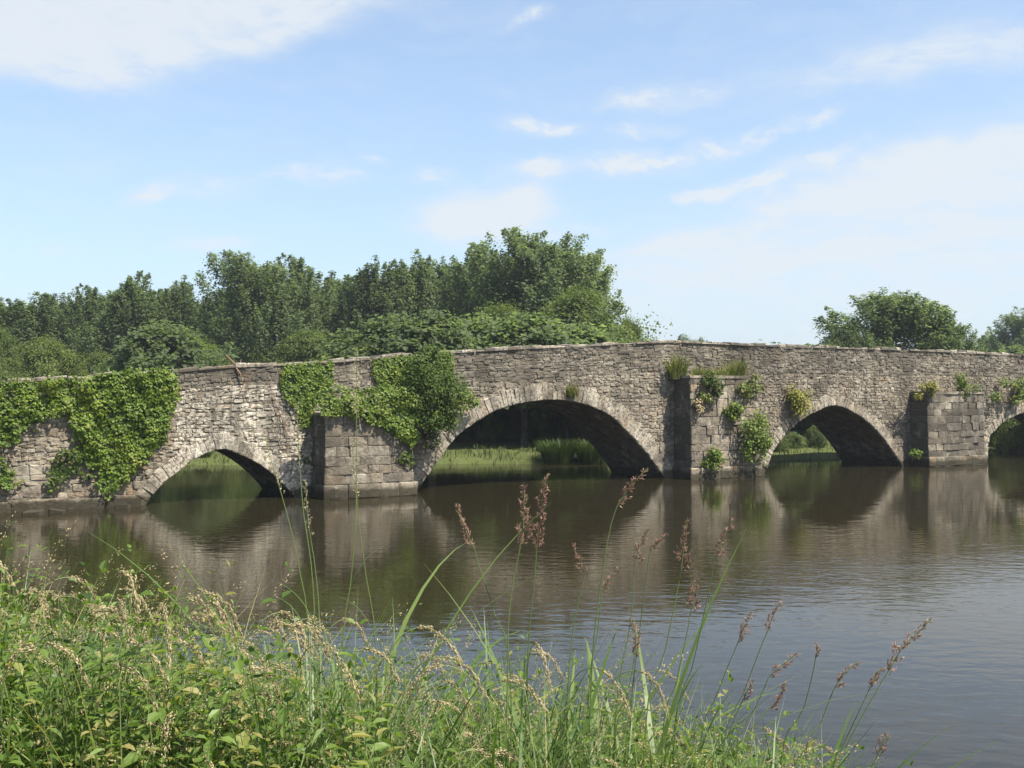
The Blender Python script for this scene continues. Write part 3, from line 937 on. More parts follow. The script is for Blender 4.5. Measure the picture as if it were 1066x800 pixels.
def blades(L, base, length, width, az, lean, curve, rndv, seg=5):
    """bent grass ribbons; lean = tilt at the root, curve = extra tilt at the tip (radians)"""
    n = len(base)
    t = np.linspace(0, 1, seg + 1)
    ang = lean[:, None] + curve[:, None] * t[None] ** 1.3
    ds = length[:, None] / seg
    hx = np.concatenate([np.zeros((n, 1)), np.cumsum(np.sin(ang[:, :-1]) * ds, 1)], 1)
    hz = np.concatenate([np.zeros((n, 1)), np.cumsum(np.cos(ang[:, :-1]) * ds, 1)], 1)
    ca, sa = np.cos(az)[:, None], np.sin(az)[:, None]
    c = np.stack([base[:, 0:1] + hx * ca, base[:, 1:2] + hx * sa, base[:, 2:3] + hz], -1)
    wv = (np.minimum(1, .55 + 1.6 * t) * (1 - t ** 2.2) + .03)[None] * width[:, None] * .5
    tw = az + 1.5708 + np.random.default_rng(n).normal(0, .5, n)
    side = np.stack([np.cos(tw), np.sin(tw), np.zeros(n)], -1)
    Lf = c + side[:, None] * wv[..., None]; Rt = c - side[:, None] * wv[..., None]
    V = np.stack([Lf, Rt], 2).reshape(-1, 3)
    k = 2 * (seg + 1)
    tf = np.array([(2 * i, 2 * i + 1, 2 * i + 3, 2 * i + 2) for i in range(seg)])
    F = (tf[None] + (np.arange(n) * k)[:, None, None]).reshape(-1, 4)
    L.add(V, [F], rndv, k)
    return c

ivy('ivy_curtain', 'big bright green ivy curtain hanging over the parapet at the left end of the bridge', 'ivy',
    [(-45, 401), (0, 399), (60, 396), (115, 388), (135, 384), (183, 387), (181, 418), (175, 440), (166, 462), (150, 478), (136, 494), (121, 505), (111, 515), (104, 510), (104, 492), (95, 484), (84, 470), (76, 448), (72, 428), (60, 430), (40, 437), (25, 446), (20, 460), (0, 465), (-45, 460)],
    1400, .068, M['ivy_leaf'], 21, bulge=.34)
ivy('ivy_tuft', 'dark green ivy tuft on bare stones beside the large ivy curtain, above the waterline', 'ivy',
    [(57, 475), (66, 466), (80, 470), (84, 482), (72, 492), (62, 505), (52, 513), (48, 506), (52, 488)], 1200, .068, M['dark_ivy_leaf'], 22, bulge=.3, edge=.08)
ivy('ivy_tuft', 'small yellow-green ivy tuft at the left picture edge, low on the wall', 'ivy',
    [(-15, 478), (4, 477), (12, 490), (22, 498), (16, 506), (0, 508), (-15, 508)], 1200, .068, M['ivy_leaf'], 23, bulge=.22, edge=.08)
ivy('ivy_patch', 'sparse trailing ivy with few leaves between two ivy tufts left of the first arch', 'ivy',
    [(76, 468), (92, 472), (98, 500), (88, 508), (80, 500)], 120, .10, M['dark_ivy_leaf'], 24, bulge=.12, edge=.1)
ivy('ivy_patch', 'square ivy patch on the parapet, narrowing to a tail left of the ivy-topped pier', 'ivy',
    [(291, 380), (346, 377), (346, 396), (338, 406), (330, 415), (326, 424), (326, 440), (314, 446), (308, 430), (300, 416), (292, 405)], 1400, .064, M['ivy_leaf'], 25, bulge=.14, edge=.08)
pier1 = PIERS[0]
ivy('ivy_mat', 'thick yellow-green ivy mat capping the first pier and spilling down its right front', 'ivy',
    [(328, 410), (345, 404), (375, 405), (395, 402), (420, 405), (433, 412), (437, 440), (434, 458), (424, 464), (410, 452), (398, 444), (384, 440), (370, 433), (350, 431), (332, 434)],
    1400, .068, M['ivy_leaf'], 26, off=1.12, bulge=.34, edge=.09)
ivy('ivy_mat', 'flat ivy growing over the parapet between bare stone and the dark shrub', 'ivy',
    [(388, 374), (420, 371), (470, 366), (471, 400), (440, 410), (400, 408), (390, 396)], 1300, .066, M['ivy_leaf'], 27, bulge=.12, edge=.08)
ivy('ivy_tuft', 'tiny ivy tuft low on the right corner of the ivy-capped pier', 'ivy',
    [(416, 470), (428, 470), (430, 482), (420, 488), (413, 482)], 300, .10, M['dark_ivy_leaf'], 28, off=1.12, bulge=.16, edge=.07, stems=False)
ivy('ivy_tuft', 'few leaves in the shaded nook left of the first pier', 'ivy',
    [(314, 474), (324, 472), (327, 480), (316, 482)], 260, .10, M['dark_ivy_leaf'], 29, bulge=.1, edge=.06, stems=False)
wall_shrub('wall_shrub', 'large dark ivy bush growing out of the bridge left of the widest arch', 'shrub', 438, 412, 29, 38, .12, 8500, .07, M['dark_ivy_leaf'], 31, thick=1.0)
wall_shrub('wall_shrub', 'upright dark ivy sprig rising over the parapet from the large dark bush', 'shrub', 440, 374, 20, 12, .1, 900, .08, M['dark_ivy_leaf'], 30, thick=.5)
wall_shrub('wall_shrub', 'leafy sprays reaching right over the widest arch ring beside the dark bush', 'shrub', 471, 411, 17, 13, .06, 800, .075, M['ivy_leaf'], 32, thick=.4)
wall_shrub('wall_shrub', 'round leafy bush hanging low on the right side of the second pier', 'shrub', 779, 457, 14, 20, .98, 1900, .085, M['ivy_leaf'], 33, thick=.45)
wall_shrub('wall_shrub', 'small green bush low on the middle of the second pier', 'shrub', 738, 477, 9, 9, .96, 630, .085, M['ivy_leaf'], 34, thick=.3)
wall_shrub('wall_shrub', 'yellow-green bush rooted above the left flank of the third arch', 'shrub', 826, 419, 11, 13, .02, 930, .085, M['yellow_leaf'], 35, thick=.4)
wall_shrub('wall_shrub', 'mid green tuft halfway up the second pier', 'shrub', 761, 426, 10, 8, .96, 630, .085, M['ivy_leaf'], 36, thick=.25)
wall_shrub('wall_shrub', 'dull green plant drooping from the top edge of the second pier', 'shrub', 737, 398, 12, 9, .95, 630, .085, M['dark_ivy_leaf'], 37, thick=.3)
wall_shrub('wall_shrub', 'thin olive plant straggling at the upper right corner of the second pier', 'shrub', 776, 404, 14, 12, .9, 300, .10, M['wall_grass'], 38, thick=.25)
wall_shrub('wall_shrub', 'withered orange-brown tuft on the left edge of the second pier', 'shrub', 724, 423, 4, 8, .95, 160, .08, M['straw'], 39, thick=.15)
wall_shrub('wall_shrub', 'pale green tuft under the top of the second pier', 'shrub', 733, 412, 8, 6, .95, 220, .09, M['wall_grass'], 40, thick=.2)
wall_shrub('wall_shrub', 'ivy bush on the wall at the right picture edge above the fourth arch', 'shrub', 1052, 407, 17, 12, .08, 650, .10, M['ivy_leaf'], 41, thick=.3)
wall_shrub('wall_shrub', 'low yellow-green plant on the left end of the third pier top', 'shrub', 957, 405, 11, 6, .5, 495, .085, M['yellow_leaf'], 42, thick=.4)
wall_shrub('wall_shrub', 'green plant with two mounds on the right of the third pier top', 'shrub', 996, 401, 12, 7, .5, 570, .085, M['ivy_leaf'], 43, thick=.4)
wall_shrub('wall_shrub', 'small sapling at the foot of the third pier on its shaded side', 'shrub', 949, 474, 5, 8, .45, 130, .11, M['ivy_leaf'], 44, thick=.2)
wall_shrub('wall_grass_tuft', 'upright grass tuft standing left on the second pier top against the parapet', 'grass tuft', 703, 380, 9, 13, .18, 260, .035, M['wall_grass'], 45, grassy=True, thick=.3)
wall_shrub('wall_grass_tuft', 'low dry grass along the middle of the second pier top', 'grass tuft', 735, 388, 24, 7, .35, 420, .03, M['wall_grass'], 46, grassy=True, thick=.5)
wall_shrub('wall_grass_tuft', 'taller green grass on the right of the second pier top', 'grass tuft', 764, 384, 10, 11, .3, 260, .035, M['wall_grass'], 47, grassy=True, thick=.4)
wall_shrub('wall_grass_tuft', 'little yellowish tuft above the crown of the widest arch', 'grass tuft', 595, 405, 6, 8, .06, 130, .035, M['wall_grass'], 48, grassy=True, thick=.15)
# dry creeper and the broken branch on the parapet
root = empty('dead_creeper', face(*at_face(292, 470), .06), 'rust-brown dead creeper strands hanging down the pale wall over the first arch', 'creeper')
dc = MB(); dc.cur = {'rnd': .6}
rng = np.random.default_rng(51)
for path in ([(285, 410), (292, 430), (299, 446), (304, 462)], [(262, 388), (258, 400), (254, 410)], [(258, 387), (256, 396), (252, 405), (250, 413)], [(282, 402), (284, 415), (292, 440), (296, 458), (301, 476)]):
    for rep in range(2):
        pp = []
        for px, py in path:
            u, z_ = at_face(px + rng.normal(0, 1.6), py + rng.normal(0, .6), .06); pp.append(face(u, z_, .06 + .02 * rng.random()))
        dc.tube(pp, [.007] * (len(pp) - 1) + [.004], 4)
dc.build('strands', M['dry'], root)
u, z_ = at_face(247, 382, -.1)
root = empty('dead_branch', face(u, z_, -.1), 'bare reddish-brown branch leaning on the parapet top left of the square ivy patch', 'branch')
br = MB(); br.cur = {'rnd': .8}
def fp(px, py, off=-.1): return face(*at_face(px, py, off), off)
br.tube([fp(249, 385), fp(243, 378), fp(235, 370)], [.045, .04, .03], 6)
br.tube([fp(247, 383), fp(250, 378), fp(251, 374)], [.025, .02, .01], 5)
br.tube([fp(244, 381, 0), fp(250, 389, .09), fp(252, 397, .09)], [.03, .03, .015], 5)
br.build('limb', M['dry'], root)

# ================================================================ trees
def crown_mesh(name, seed, H, Wd, base, nclump, per, leaf, mat, prof=.75, tip=1.0, flat=.8, pw=.62):
    rng = np.random.default_rng(seed)
    L = Leaves(); cl = []
    while len(cl) < nclump:
        t = rng.random() ** .9
        r = (math.sin(math.pi * min(1, (t * .93 + .06)) ** prof)) ** pw * Wd / 2
        az = rng.uniform(0, 6.283)
        lump = 1 + .26 * math.sin(3 * az + seed + 5 * t) + .24 * math.sin(5 * az + 9 * t + seed * 2)
        rr = r * lump * math.sqrt(rng.uniform(.08, 1))
        z_ = H * (base + (1 - base) * t * tip)
        cl.append((rr * math.cos(az), rr * math.sin(az), z_, rng.uniform(.30, 1.25) * Wd * .092))
    for k in range(int(nclump * .05)):       # ragged leading shoots
        az = rng.uniform(0, 6.283); r = rng.uniform(0, .24) * Wd
        cl.append((r * math.cos(az), r * math.sin(az), H * (rng.uniform(.93, 1.03) - .35 * r / Wd), Wd * .045))
    cl = np.array(cl)
    n = len(cl) * per
    w = np.repeat(np.arange(len(cl)), per)
    dd = rnd_dirs(n, rng); q = rng.random(n) ** .38
    sc3 = np.array([1, 1, flat])
    pos = cl[w, :3] + rng.normal(0, .50, (n, 3)) * sc3 * cl[w, 3][:, None] + dd * sc3 * (q * cl[w, 3] * .35)[:, None]
    out = cl[w, :3] - np.array([0, 0, H * (base + (1 - base) * .4)]); out /= np.linalg.norm(out, axis=1, keepdims=True) + 1e-6
    nrm = dd * .35 + out * .45 + np.array([0, 0, .6]) + rng.normal(0, .5, (n, 3))
    R = frames(nrm, rnd_dirs(n, rng) + np.array([0, 0, -.5]))
    V, F = scatter(LEAF4[0], LEAF4[1], pos, R, leaf * rng.uniform(.6, 1.3, n))
    cv = rng.normal(0, .16, len(cl))
    L.add(V, F, np.clip(.5 + cv[w] + rng.normal(0, .14, n), 0, 1), 4)
    return L.mesh(name, mat), cl
def plume_crown(name, seed, H, Wd, base, npl, per, leaf, mat, up=.62, low=.45, ragged=.2):
    """crown of feathery up-swept sprays, each with its own tip; leaves thin out towards the tips"""
    rng = np.random.default_rng(seed)
    L = Leaves(); cl = []; B = []; T = []; R0 = []
    nl = rng.integers(3, 6); la = rng.uniform(0, 6.28, nl); lr = rng.uniform(.10, .36, nl); lh = rng.uniform(1 - ragged, 1.0, nl); lh[0] = 1.0
    for k in range(npl):
        f = rng.uniform(base + .06, 1)
        pr = math.sqrt(max(.02, 1 - ((f - low) / (1.04 - low if f > low else low + .12)) ** 2))
        az = rng.uniform(0, 6.283)
        pr *= 1 + .20 * math.sin(2 * az + seed) + .16 * math.sin(3 * az + 6 * f + seed * 1.7)
        rho = math.sqrt(rng.uniform(.05, 1)) * pr
        x, y = rho * Wd / 2 * math.cos(az), rho * Wd / 2 * math.sin(az)
        # the height allowed here depends on the nearest leader
        d = [math.hypot(x - lr[i] * Wd * math.cos(la[i]), y - lr[i] * Wd * math.sin(la[i])) for i in range(nl)]
        lim = max(lh[i] * (1 - .55 * (d[i] / Wd) ** 1.3) for i in range(nl))
        z = H * min(f, lim * rng.uniform(.90, 1.0))
        ln = H * rng.uniform(.13, .26)
        tip = np.array([x, y, z]); out = np.array([x, y, 0]) / (math.hypot(x, y) + .3)
        dr = out * (1 - up) + np.array([0, 0, up]) + rng.normal(0, .10, 3); dr /= np.linalg.norm(dr)
        b = tip - dr * ln
        if b[2] < H * base: b[2] = H * base + rng.uniform(0, .4)
        B.append(b); T.append(tip); R0.append(Wd * rng.uniform(.055, .115)); cl.append((b[0], b[1], b[2], 1))
    B = np.array(B); T = np.array(T); R0 = np.array(R0); cl = np.array(cl)
    n = npl * per; w = np.repeat(np.arange(npl), per)
    sst = rng.random(n) ** .85
    rad = R0[w] * ((1 - sst) ** .7 * .95 + .12)
    off = rng.normal(0, .55, (n, 3)); off = np.clip(off, -1.25, 1.25)
    pos = B[w] + (T[w] - B[w]) * sst[:, None] + off * rad[:, None]
    out = pos - np.array([0, 0, H * .35]); out /= np.linalg.norm(out, axis=1, keepdims=True) + 1e-6
    nrm = off * .35 + out * .4 + np.array([0, 0, .5]) + rng.normal(0, .55, (n, 3))
    V, F = scatter(LEAF4[0], LEAF4[1], pos, frames(nrm, rnd_dirs(n, rng) + np.array([0, 0, -.5])), leaf * rng.uniform(.6, 1.3, n))
    cv = rng.normal(0, .17, npl)
    L.add(V, F, np.clip(.5 + cv[w] + .12 * (sst - .5) + rng.normal(0, .13, n), 0, 1), 4)
    return L.mesh(name, mat), cl
def trunk_mesh(name, seed, H, cl, r0, stems=1, bare=.0):
    rng = np.random.default_rng(seed + 99)
    mb = MB()
    for s_ in range(stems):
        a = rng.uniform(0, 6.28); b = .0 if stems == 1 else H * .10
        pts = [(b * .25 * math.cos(a), b * .25 * math.sin(a), -.4)]
        for k in range(1, 8):
            t = k / 7
            pts.append((b * t * math.cos(a) + rng.normal(0, .02 * H * t), b * t * math.sin(a) + rng.normal(0, .02 * H * t), H * .92 * t))
        mb.tube(pts, [r0 * (1 - .9 * k / 7) for k in range(8)], 8)
        for k in range(12):
            c = cl[rng.integers(len(cl))]
            t = min(.9, max(.18, c[2] / H * .7)); f = t * 7; i = int(f); p = Vector(pts[i]).lerp(Vector(pts[min(i + 1, 7)]), f - i)
            e = Vector(c[:3]); m_ = p.lerp(e, .5) + Vector((0, 0, .05 * H))
            mb.tube([p, m_, e], [r0 * .42 * (1 - t * .7), r0 * .25 * (1 - t * .7), r0 * .07], 5)
    return mb.mesh(name, M['bark'], smooth=True)
KINDS = {}
def kind(key, seeds, H, Wd, base, nclump, per, leaf, mat, r0, **kw):
    st = kw.pop('stems', 1)
    KINDS[key] = []
    for s_ in seeds:
        cm, cl = (plume_crown if 'up' in kw else crown_mesh)('crown', s_, H, Wd, base, nclump, per, leaf, mat, **kw)
        co = np.empty(len(cm.vertices) * 3, np.float32); cm.vertices.foreach_get('co', co); co = co.reshape(-1, 3)
        if 'up' in kw:
            H_ = float(np.percentile(co[:, 2], 99.7)); W_ = float(np.percentile(np.abs(co[:, :2]), 98.5)) * 2
        else:
            H_, W_ = H, Wd
        KINDS[key].append((cm, trunk_mesh('trunk', s_, H * .93, cl, r0, st), H_, W_))
kind('tall', (61, 62, 63, 64, 65), 15.0, 6.6, .08, 210, 210, .172, M['tree_leaf'], .20, up=.80, low=.40, ragged=.25)
kind('dome', (71, 72, 73), 16.0, 9.5, .06, 330, 210, .172, M['tree_leaf'], .26, up=.68, low=.45, ragged=.16)
kind('willow', (81, 82), 6.5, 9.5, .02, 260, 180, .145, M['willow_leaf'], .14, prof=.62, stems=3, flat=.7)
kind('bushy', (91, 92, 94), 10.0, 10.0, .05, 230, 180, .165, M['tree_leaf'], .2, up=.55, low=.42, ragged=.25, stems=2)
kind('shade', (95, 96), 7.5, 8.0, .36, 170, 110, .27, M['tree_leaf'], .15, prof=.6, stems=2)
def tree(px, ytop, wpx, Y, key, label, name='tree', group=None, var=0, wbase=None):
    cm, tm, H, Wd = KINDS[key][var % len(KINDS[key])]
    p = at_depth(px, ytop, Y)
    zg = float(ground_z(np.array([p.x]), np.array([p.y]))[0])
    h = p.z - zg; w = wpx / FPX * Y
    o = empty(name, (p.x, p.y, zg), label, 'tree', group)
    o.rotation_euler = (0, 0, random.uniform(0, 6.28)); o.scale = (w / Wd, w / Wd, h / H)
    link('crown', cm, o); link('trunk', tm, o)
    return o
G = 'trees in the row behind the bridge'
TREES = [
    (-25, 316, 80, 92, 'tall', 'tree crown cut off by the left picture edge in the row behind the bridge'),
    (22, 312, 66, 88, 'tall', 'dark green tree second from the left picture edge in the row behind the bridge'),
    (62, 309, 56, 95, 'tall', 'narrow tree behind the big ivy curtain, left of two pointed trees'),
    (93, 301, 46, 90, 'tall', 'slim tree just left of the first pointed tree behind the ivy curtain'),
    (130, 286, 58, 86, 'tall', 'pointed dark tree rising over the right part of the ivy curtain'),
    (178, 294, 52, 90, 'tall', 'greyer pointed tree with thin top, over the pale wall left of the dead branch'),
    (212, 313, 46, 94, 'tall', 'lowest crown in the dip left of the broad tree above the first arch'),
    (262, 266, 84, 84, 'dome', 'broad tall tree with ragged top standing above the first arch'),
    (306, 271, 60, 86, 'tall', 'tall tree close right of the broad tree above the first arch'),
    (346, 291, 54, 92, 'tall', 'lower rounded tree behind the parapet above the ivy-topped pier'),
    (388, 277, 54, 86, 'tall', 'tree above the dark bush, left of a pair with level tops'),
    (422, 271, 56, 88, 'tall', 'left one of two level-topped trees left of the tallest tree'),
    (462, 273, 62, 90, 'tall', 'right one of two level-topped trees left of the tallest tree'),
    (508, 258, 72, 84, 'tall', 'tall tree joined to the left flank of the tallest tree'),
    (553, 241, 104, 80, 'dome', 'tallest broad tree with a dark mistletoe ball, above the widest arch'),
    (598, 262, 84, 82, 'dome', 'tree forming the right shoulder of the tallest tree'),
    (40, 320, 80, 104, 'tall', 'distant tree filling the gap behind the far left trees'), (112, 306, 70, 104, 'tall', 'distant tree between the slim tree and the first pointed tree'),
    (156, 304, 70, 104, 'tall', 'distant tree between the two pointed trees'), (236, 300, 80, 104, 'tall', 'distant tree behind the left edge of the broad tree above the first arch'),
    (330, 288, 70, 104, 'tall', 'distant tree behind the dip right of the broad tree above the first arch'), (368, 292, 70, 104, 'tall', 'distant tree behind the dip above the ivy-topped pier'),
    (443, 280, 70, 104, 'tall', 'distant tree between the two level-topped trees'), (486, 272, 70, 104, 'tall', 'distant tree left of the tallest tree, behind the row'),
]
for i, (px, yt, w, Y, k, lab) in enumerate(TREES):
    tree(px, yt, w * 1.42, Y, k, lab, 'broadleaf_tree', G, i)
WILL = [
    (606, 309, 165, 72, 'wide low willow mound beneath the tallest tree, right end of the row'),
    (520, 326, 130, 70, 'low willow left of the wide willow mound behind the widest arch'),
    (655, 338, 70, 74, 'small rounded willow at the right foot of the willow mound'),
    (48, 358, 100, 66, 'rounded yellow-green willow bush behind the parapet at far left'),
    (105, 371, 70, 66, 'smaller willow bush right of the rounded willow at far left'),
    (-5, 345, 80, 70, 'dark willow bush at the left picture edge behind the parapet'),
    (420, 352, 110, 72, 'low willow half hidden behind the dark bush on the parapet'),
    (200, 358, 120, 74, 'low shrubby willow under the dip in the tree row'),
    (320, 350, 120, 74, 'low shrubby willow behind the parapet above the square ivy patch'),
]
for i, (px, yt, w, Y, lab) in enumerate(WILL):
    tree(px, yt, w, Y, 'willow', lab, 'willow_shrub', 'willows behind the bridge', i)
# right-hand trees
tree(934, 306, 150, 66, 'dome', 'bushy round tree alone against the sky above the third arch', 'broadleaf_tree', None, 0)
tree(884, 333, 80, 64, 'bushy', 'low light green bush at the left foot of the lone bushy tree', 'broadleaf_tree', None, 1)
tree(985, 334, 84, 66, 'dome', 'low bush at the right foot of the lone bushy tree', 'broadleaf_tree', None, 1)
tree(1070, 324, 92, 120, 'dome', 'dark tree at the right picture edge beyond the bridge', 'broadleaf_tree', None, 1)
tree(1030, 350, 44, 125, 'dome', 'small distant tree between the lone bushy tree and the right edge tree', 'broadleaf_tree', None, 2)
tree(1085, 338, 60, 110, 'bushy', 'bush outside the right edge beside the dark edge tree', 'broadleaf_tree', None, 0)
tree(714, 352, 60, 105, 'bushy', 'tiny treetop peeping over the parapet above the second pier, left one', 'broadleaf_tree', None, 1)
tree(733, 354, 40, 105, 'bushy', 'tiny treetop peeping over the parapet above the second pier, right one', 'broadleaf_tree', None, 0)
# shady trees close behind the far bank, seen through the arches
SH = [(452, 52.5, 'shade tree at the left of the dark wood seen through the widest arch'), (500, 54, 'shade tree left of centre in the wood seen through the widest arch'), (546, 52.5, 'leafy shade tree at the centre of the wood seen through the widest arch'),
      (592, 53.5, 'shade tree above the sedge clumps seen through the widest arch'), (636, 53, 'shade tree at the right of the wood seen through the widest arch'), (800, 60, 'shade tree at the left in the third arch opening'), (850, 62, 'shade tree at the right in the third arch opening'),
      (170, 64, 'tree on the far bank behind the first arch'), (1060, 66, 'shade tree in the fourth arch opening at the right edge'), (684, 55, 'shade tree hidden behind the wall right of the widest arch'),
      (410, 54, 'shade tree behind the ivy-capped pier on the far bank')]
SH += [(430 + 48 * k, 60 + (k % 2) * 1.5, 'tree in the second line of the dark wood seen through the widest arch') for k in range(5)]
SH += [(440 + 60 * k, 67, 'tree in the third line of the dark wood seen through the widest arch') for k in range(4)]
for i, (px, Y, lab) in enumerate(SH):
    p = at_depth(px, 400, Y)
    cm, tm, H, Wd = KINDS['shade'][i % 2]
    zg = float(ground_z(np.array([p.x]), np.array([p.y]))[0])
    o = empty('shade_tree', (p.x, p.y, zg), lab, 'tree', 'shade trees on the far bank')
    s_ = random.uniform(.85, 1.0); hz = random.uniform(.74, .84)
    if px > 620: hz = (3.3 + 42 / FPX * Y - zg) / H * .98
    o.scale = (s_, s_, hz); o.rotation_euler = (0, 0, random.uniform(0, 6.28))
    link('crown', cm, o); link('trunk', tm, o)
rng = np.random.default_rng(108)
for k, (px, Yk) in enumerate(((728, 60), (775, 64), (822, 63), (868, 66), (905, 69), (1000, 68), (1050, 72), (1090, 74))):
    p = at_depth(px, 440, Yk); cm, tm, H, Wd = KINDS['willow'][k % 2]
    zg = float(ground_z(np.array([p.x]), np.array([Yk]))[0])
    o = empty('bank_bush', (p.x, Yk, zg), 'low bush behind the right half of the bridge, seen only through its arches', 'bush', 'bushes beyond the right-hand arches')
    o.scale = (.62, .5, (3.1 + 38 / FPX * Yk - zg) / H); o.rotation_euler = (0, 0, k * 1.3); link('crown', cm, o); link('trunk', tm, o)
for k in range(9):
    Yk = 62 + 3 * (k % 2); p = at_depth(420 + 36 * k, 440, Yk); cm, tm, H, Wd = KINDS['willow'][k % 2]
    zg = float(ground_z(np.array([p.x]), np.array([Yk]))[0])
    o = empty('thicket_bush', (p.x, Yk, zg), 'dark bush in the thicket between the trunks behind the widest arch', 'bush', 'thicket bushes in the far wood')
    o.scale = (.55, .5, .6); o.rotation_euler = (0, 0, k * 1.3); link('crown', cm, o); link('trunk', tm, o)
for k in range(11):
    Yk = 54.2 + 1.0 * (k % 3); p = at_depth(432 + 25 * k, 440, Yk); cm, tm, H, Wd = KINDS['willow'][k % 2]
    zg = float(ground_z(np.array([p.x]), np.array([Yk]))[0])
    o = empty('thicket_bush', (p.x, Yk, zg), 'low dark bush at the front edge of the shaded wood behind the widest arch', 'bush', 'low bushes at the edge of the far wood')
    o.scale = (.30, .26, .30 + .08 * (k % 4)); o.rotation_euler = (0, 0, k * 1.7); link('crown', cm, o); link('trunk', tm, o)
for k, (px, Yk, sz, lab) in enumerate(((806, 51.0, .13, 'scrubby bush at the water edge at the left of the third arch opening'), (829, 52.0, .09, 'small scrub at the water edge in the middle of the third arch opening'),
                                 (851, 53.2, .12, 'ragged scrub at the right of the third arch opening'), (212, 46.8, .08, 'low scrub on the far bank at the left of the first arch opening'),
                                 (262, 47.4, .10, 'low scrub on the far bank at the right of the first arch opening'))):
    p = at_depth(px, 470, Yk); cm, tm, H, Wd = KINDS['bushy'][k % 3]
    zg = float(ground_z(np.array([p.x]), np.array([Yk]))[0])
    o = empty('scrub_bush', (p.x, Yk, zg - .05), lab, 'bush', 'scrub along the far bank')
    o.scale = (sz * 1.3, sz * 1.1, sz); o.rotation_euler = (0, 0, k * 1.9); link('crown', cm, o); link('trunk', tm, o)
for k, (px, Yk, sc) in enumerate(((1042, 58.5, .8), (1064, 60, .8), (1092, 62, .8))):
    p = at_depth(px, 440, Yk); cm, tm, H, Wd = KINDS['willow'][k % 2]
    o = empty('bank_bush', (p.x, Yk, .0), 'dense dark bush filling the fourth arch opening at the right edge', 'bush', 'bushes filling the fourth arch')
    o.scale = (.5, .4, .62); o.rotation_euler = (0, 0, k * 2.1); link('crown', cm, o); link('trunk', tm, o)
# mistletoe ball
rng = np.random.default_rng(101)
c = np.array(at_depth(545, 270, 76.6)); L = Leaves(); n = 500; dd = rnd_dirs(n, rng)
V, F = scatter(LEAF4[0], LEAF4[1], c + dd * (.42 * rng.random(n) ** .35)[:, None], frames(dd + rng.normal(0, .4, (n, 3)), rnd_dirs(n, rng)), .17 * rng.uniform(.6, 1.2, n))
L.add(V, F, np.clip(rng.normal(.05, .08, n), 0, 1), 4)
mo = link('mistletoe_ball', L.mesh('mistletoe_ball', M['tree_leaf'], tuple(c))); mo.location = tuple(c)
tag(mo, 'round dark mistletoe ball high in the tallest tree', 'mistletoe')

# far bank grass: one mass, and two sedge clumps one can tell apart
rng = np.random.default_rng(111)
n = 34000
X = rng.uniform(-24, 34, n); Yb = rng.uniform(44.5, 62, n)
s_ = river_sd(X, Yb); k = (s_ < .15) & (s_ > -3.2) & (X < 19) & (vnoise(X, Yb, 33, 1.7) + rng.normal(0, .15, n) > -.16)
X, Yb, s_ = X[k], Yb[k], s_[k]
zb = np.maximum(ground_z(X, Yb), -.05); n = len(X)
L = Leaves()
blades(L, np.stack([X, Yb, zb], 1), rng.uniform(.14, .36, n) * (1.1 + 1.6 * np.clip(vnoise(X, Yb, 5, .8), -.4, 1)), rng.uniform(.02, .045, n), rng.uniform(0, 6.28, n), rng.uniform(0, .6, n), rng.uniform(.3, 1.4, n), np.clip(rng.normal(.5, .22, n), 0, 1), 3)
fg = link('far_bank_grass', L.mesh('far_bank_grass', M['far_grass'])); tag(fg, 'long sunlit grass along the far river bank', 'grass', kind='stuff')
for px, lab in ((581, 'rounded sedge clump on the far bank in the middle of the widest arch'), (617, 'wider sedge clump on the far bank at the right of the widest arch')):
    p = at_depth(px, 480, 46.6); n = 900
    a = rng.uniform(0, 6.28, n); r = .65 * np.sqrt(rng.random(n))
    L = Leaves()
    b = np.stack([p.x + r * np.cos(a), p.y + r * np.sin(a), np.full(n, .02)], 1)
    blades(L, b, rng.uniform(.7, 1.25, n), rng.uniform(.03, .05, n), a, r * .35, rng.uniform(.4, 1.3, n), np.clip(rng.normal(.42, .2, n), 0, 1), 4)
    o = link('sedge_clump', L.mesh('sedge_clump', M['far_grass'], tuple(b.mean(0)))); o.location = tuple(b.mean(0)); tag(o, lab, 'sedge', 'sedge clumps on the far bank')

# thin summer haze
HB = MB(); HB.box((0, 350, 12.5), (950, 0, 0), (0, 800, 0), (0, 0, 15.0))
hm, ht = new_mat('summer_haze'); pv = ht.n('ShaderNodeVolumePrincipled')
pv.inputs['Color'].default_value = (.86, .92, 1.0, 1); pv.inputs['Density'].default_value = .00036; pv.inputs['Anisotropy'].default_value = .2
ho = ht.n('ShaderNodeOutputMaterial'); ht.l(pv.outputs[0], ho.inputs['Volume'])
hz = HB.build('haze', hm); tag(hz, 'thin bluish summer haze over the river and trees', 'haze', kind='stuff')

# ================================================================ foreground bank
ENV_X = [-250, 0, 60, 110, 160, 200, 260, 300, 350, 420, 480, 540, 600, 650, 700, 760, 820, 860, 900, 1100]
ENV_Y = [500, 548, 572, 590, 606, 640, 655, 638, 640, 668, 682, 668, 676, 705, 735, 752, 775, 800, 840, 1000]
def env_z(X, Y): return EYE - (np.interp(533 + FPX * X / Y, ENV_X, ENV_Y) - HOR) / FPX * Y
rng = np.random.default_rng(121)
def bank_points(n, y0=2.65, y1=6.6, x0=-.62, x1=.55, smin=.05):
    Yb = y0 + (y1 - y0) * rng.random(n) ** 1.25
    X = Yb * rng.uniform(x0, x1, n)
    s = river_sd(X, Yb); k = s < smin
    return X[k], Yb[k], s[k]
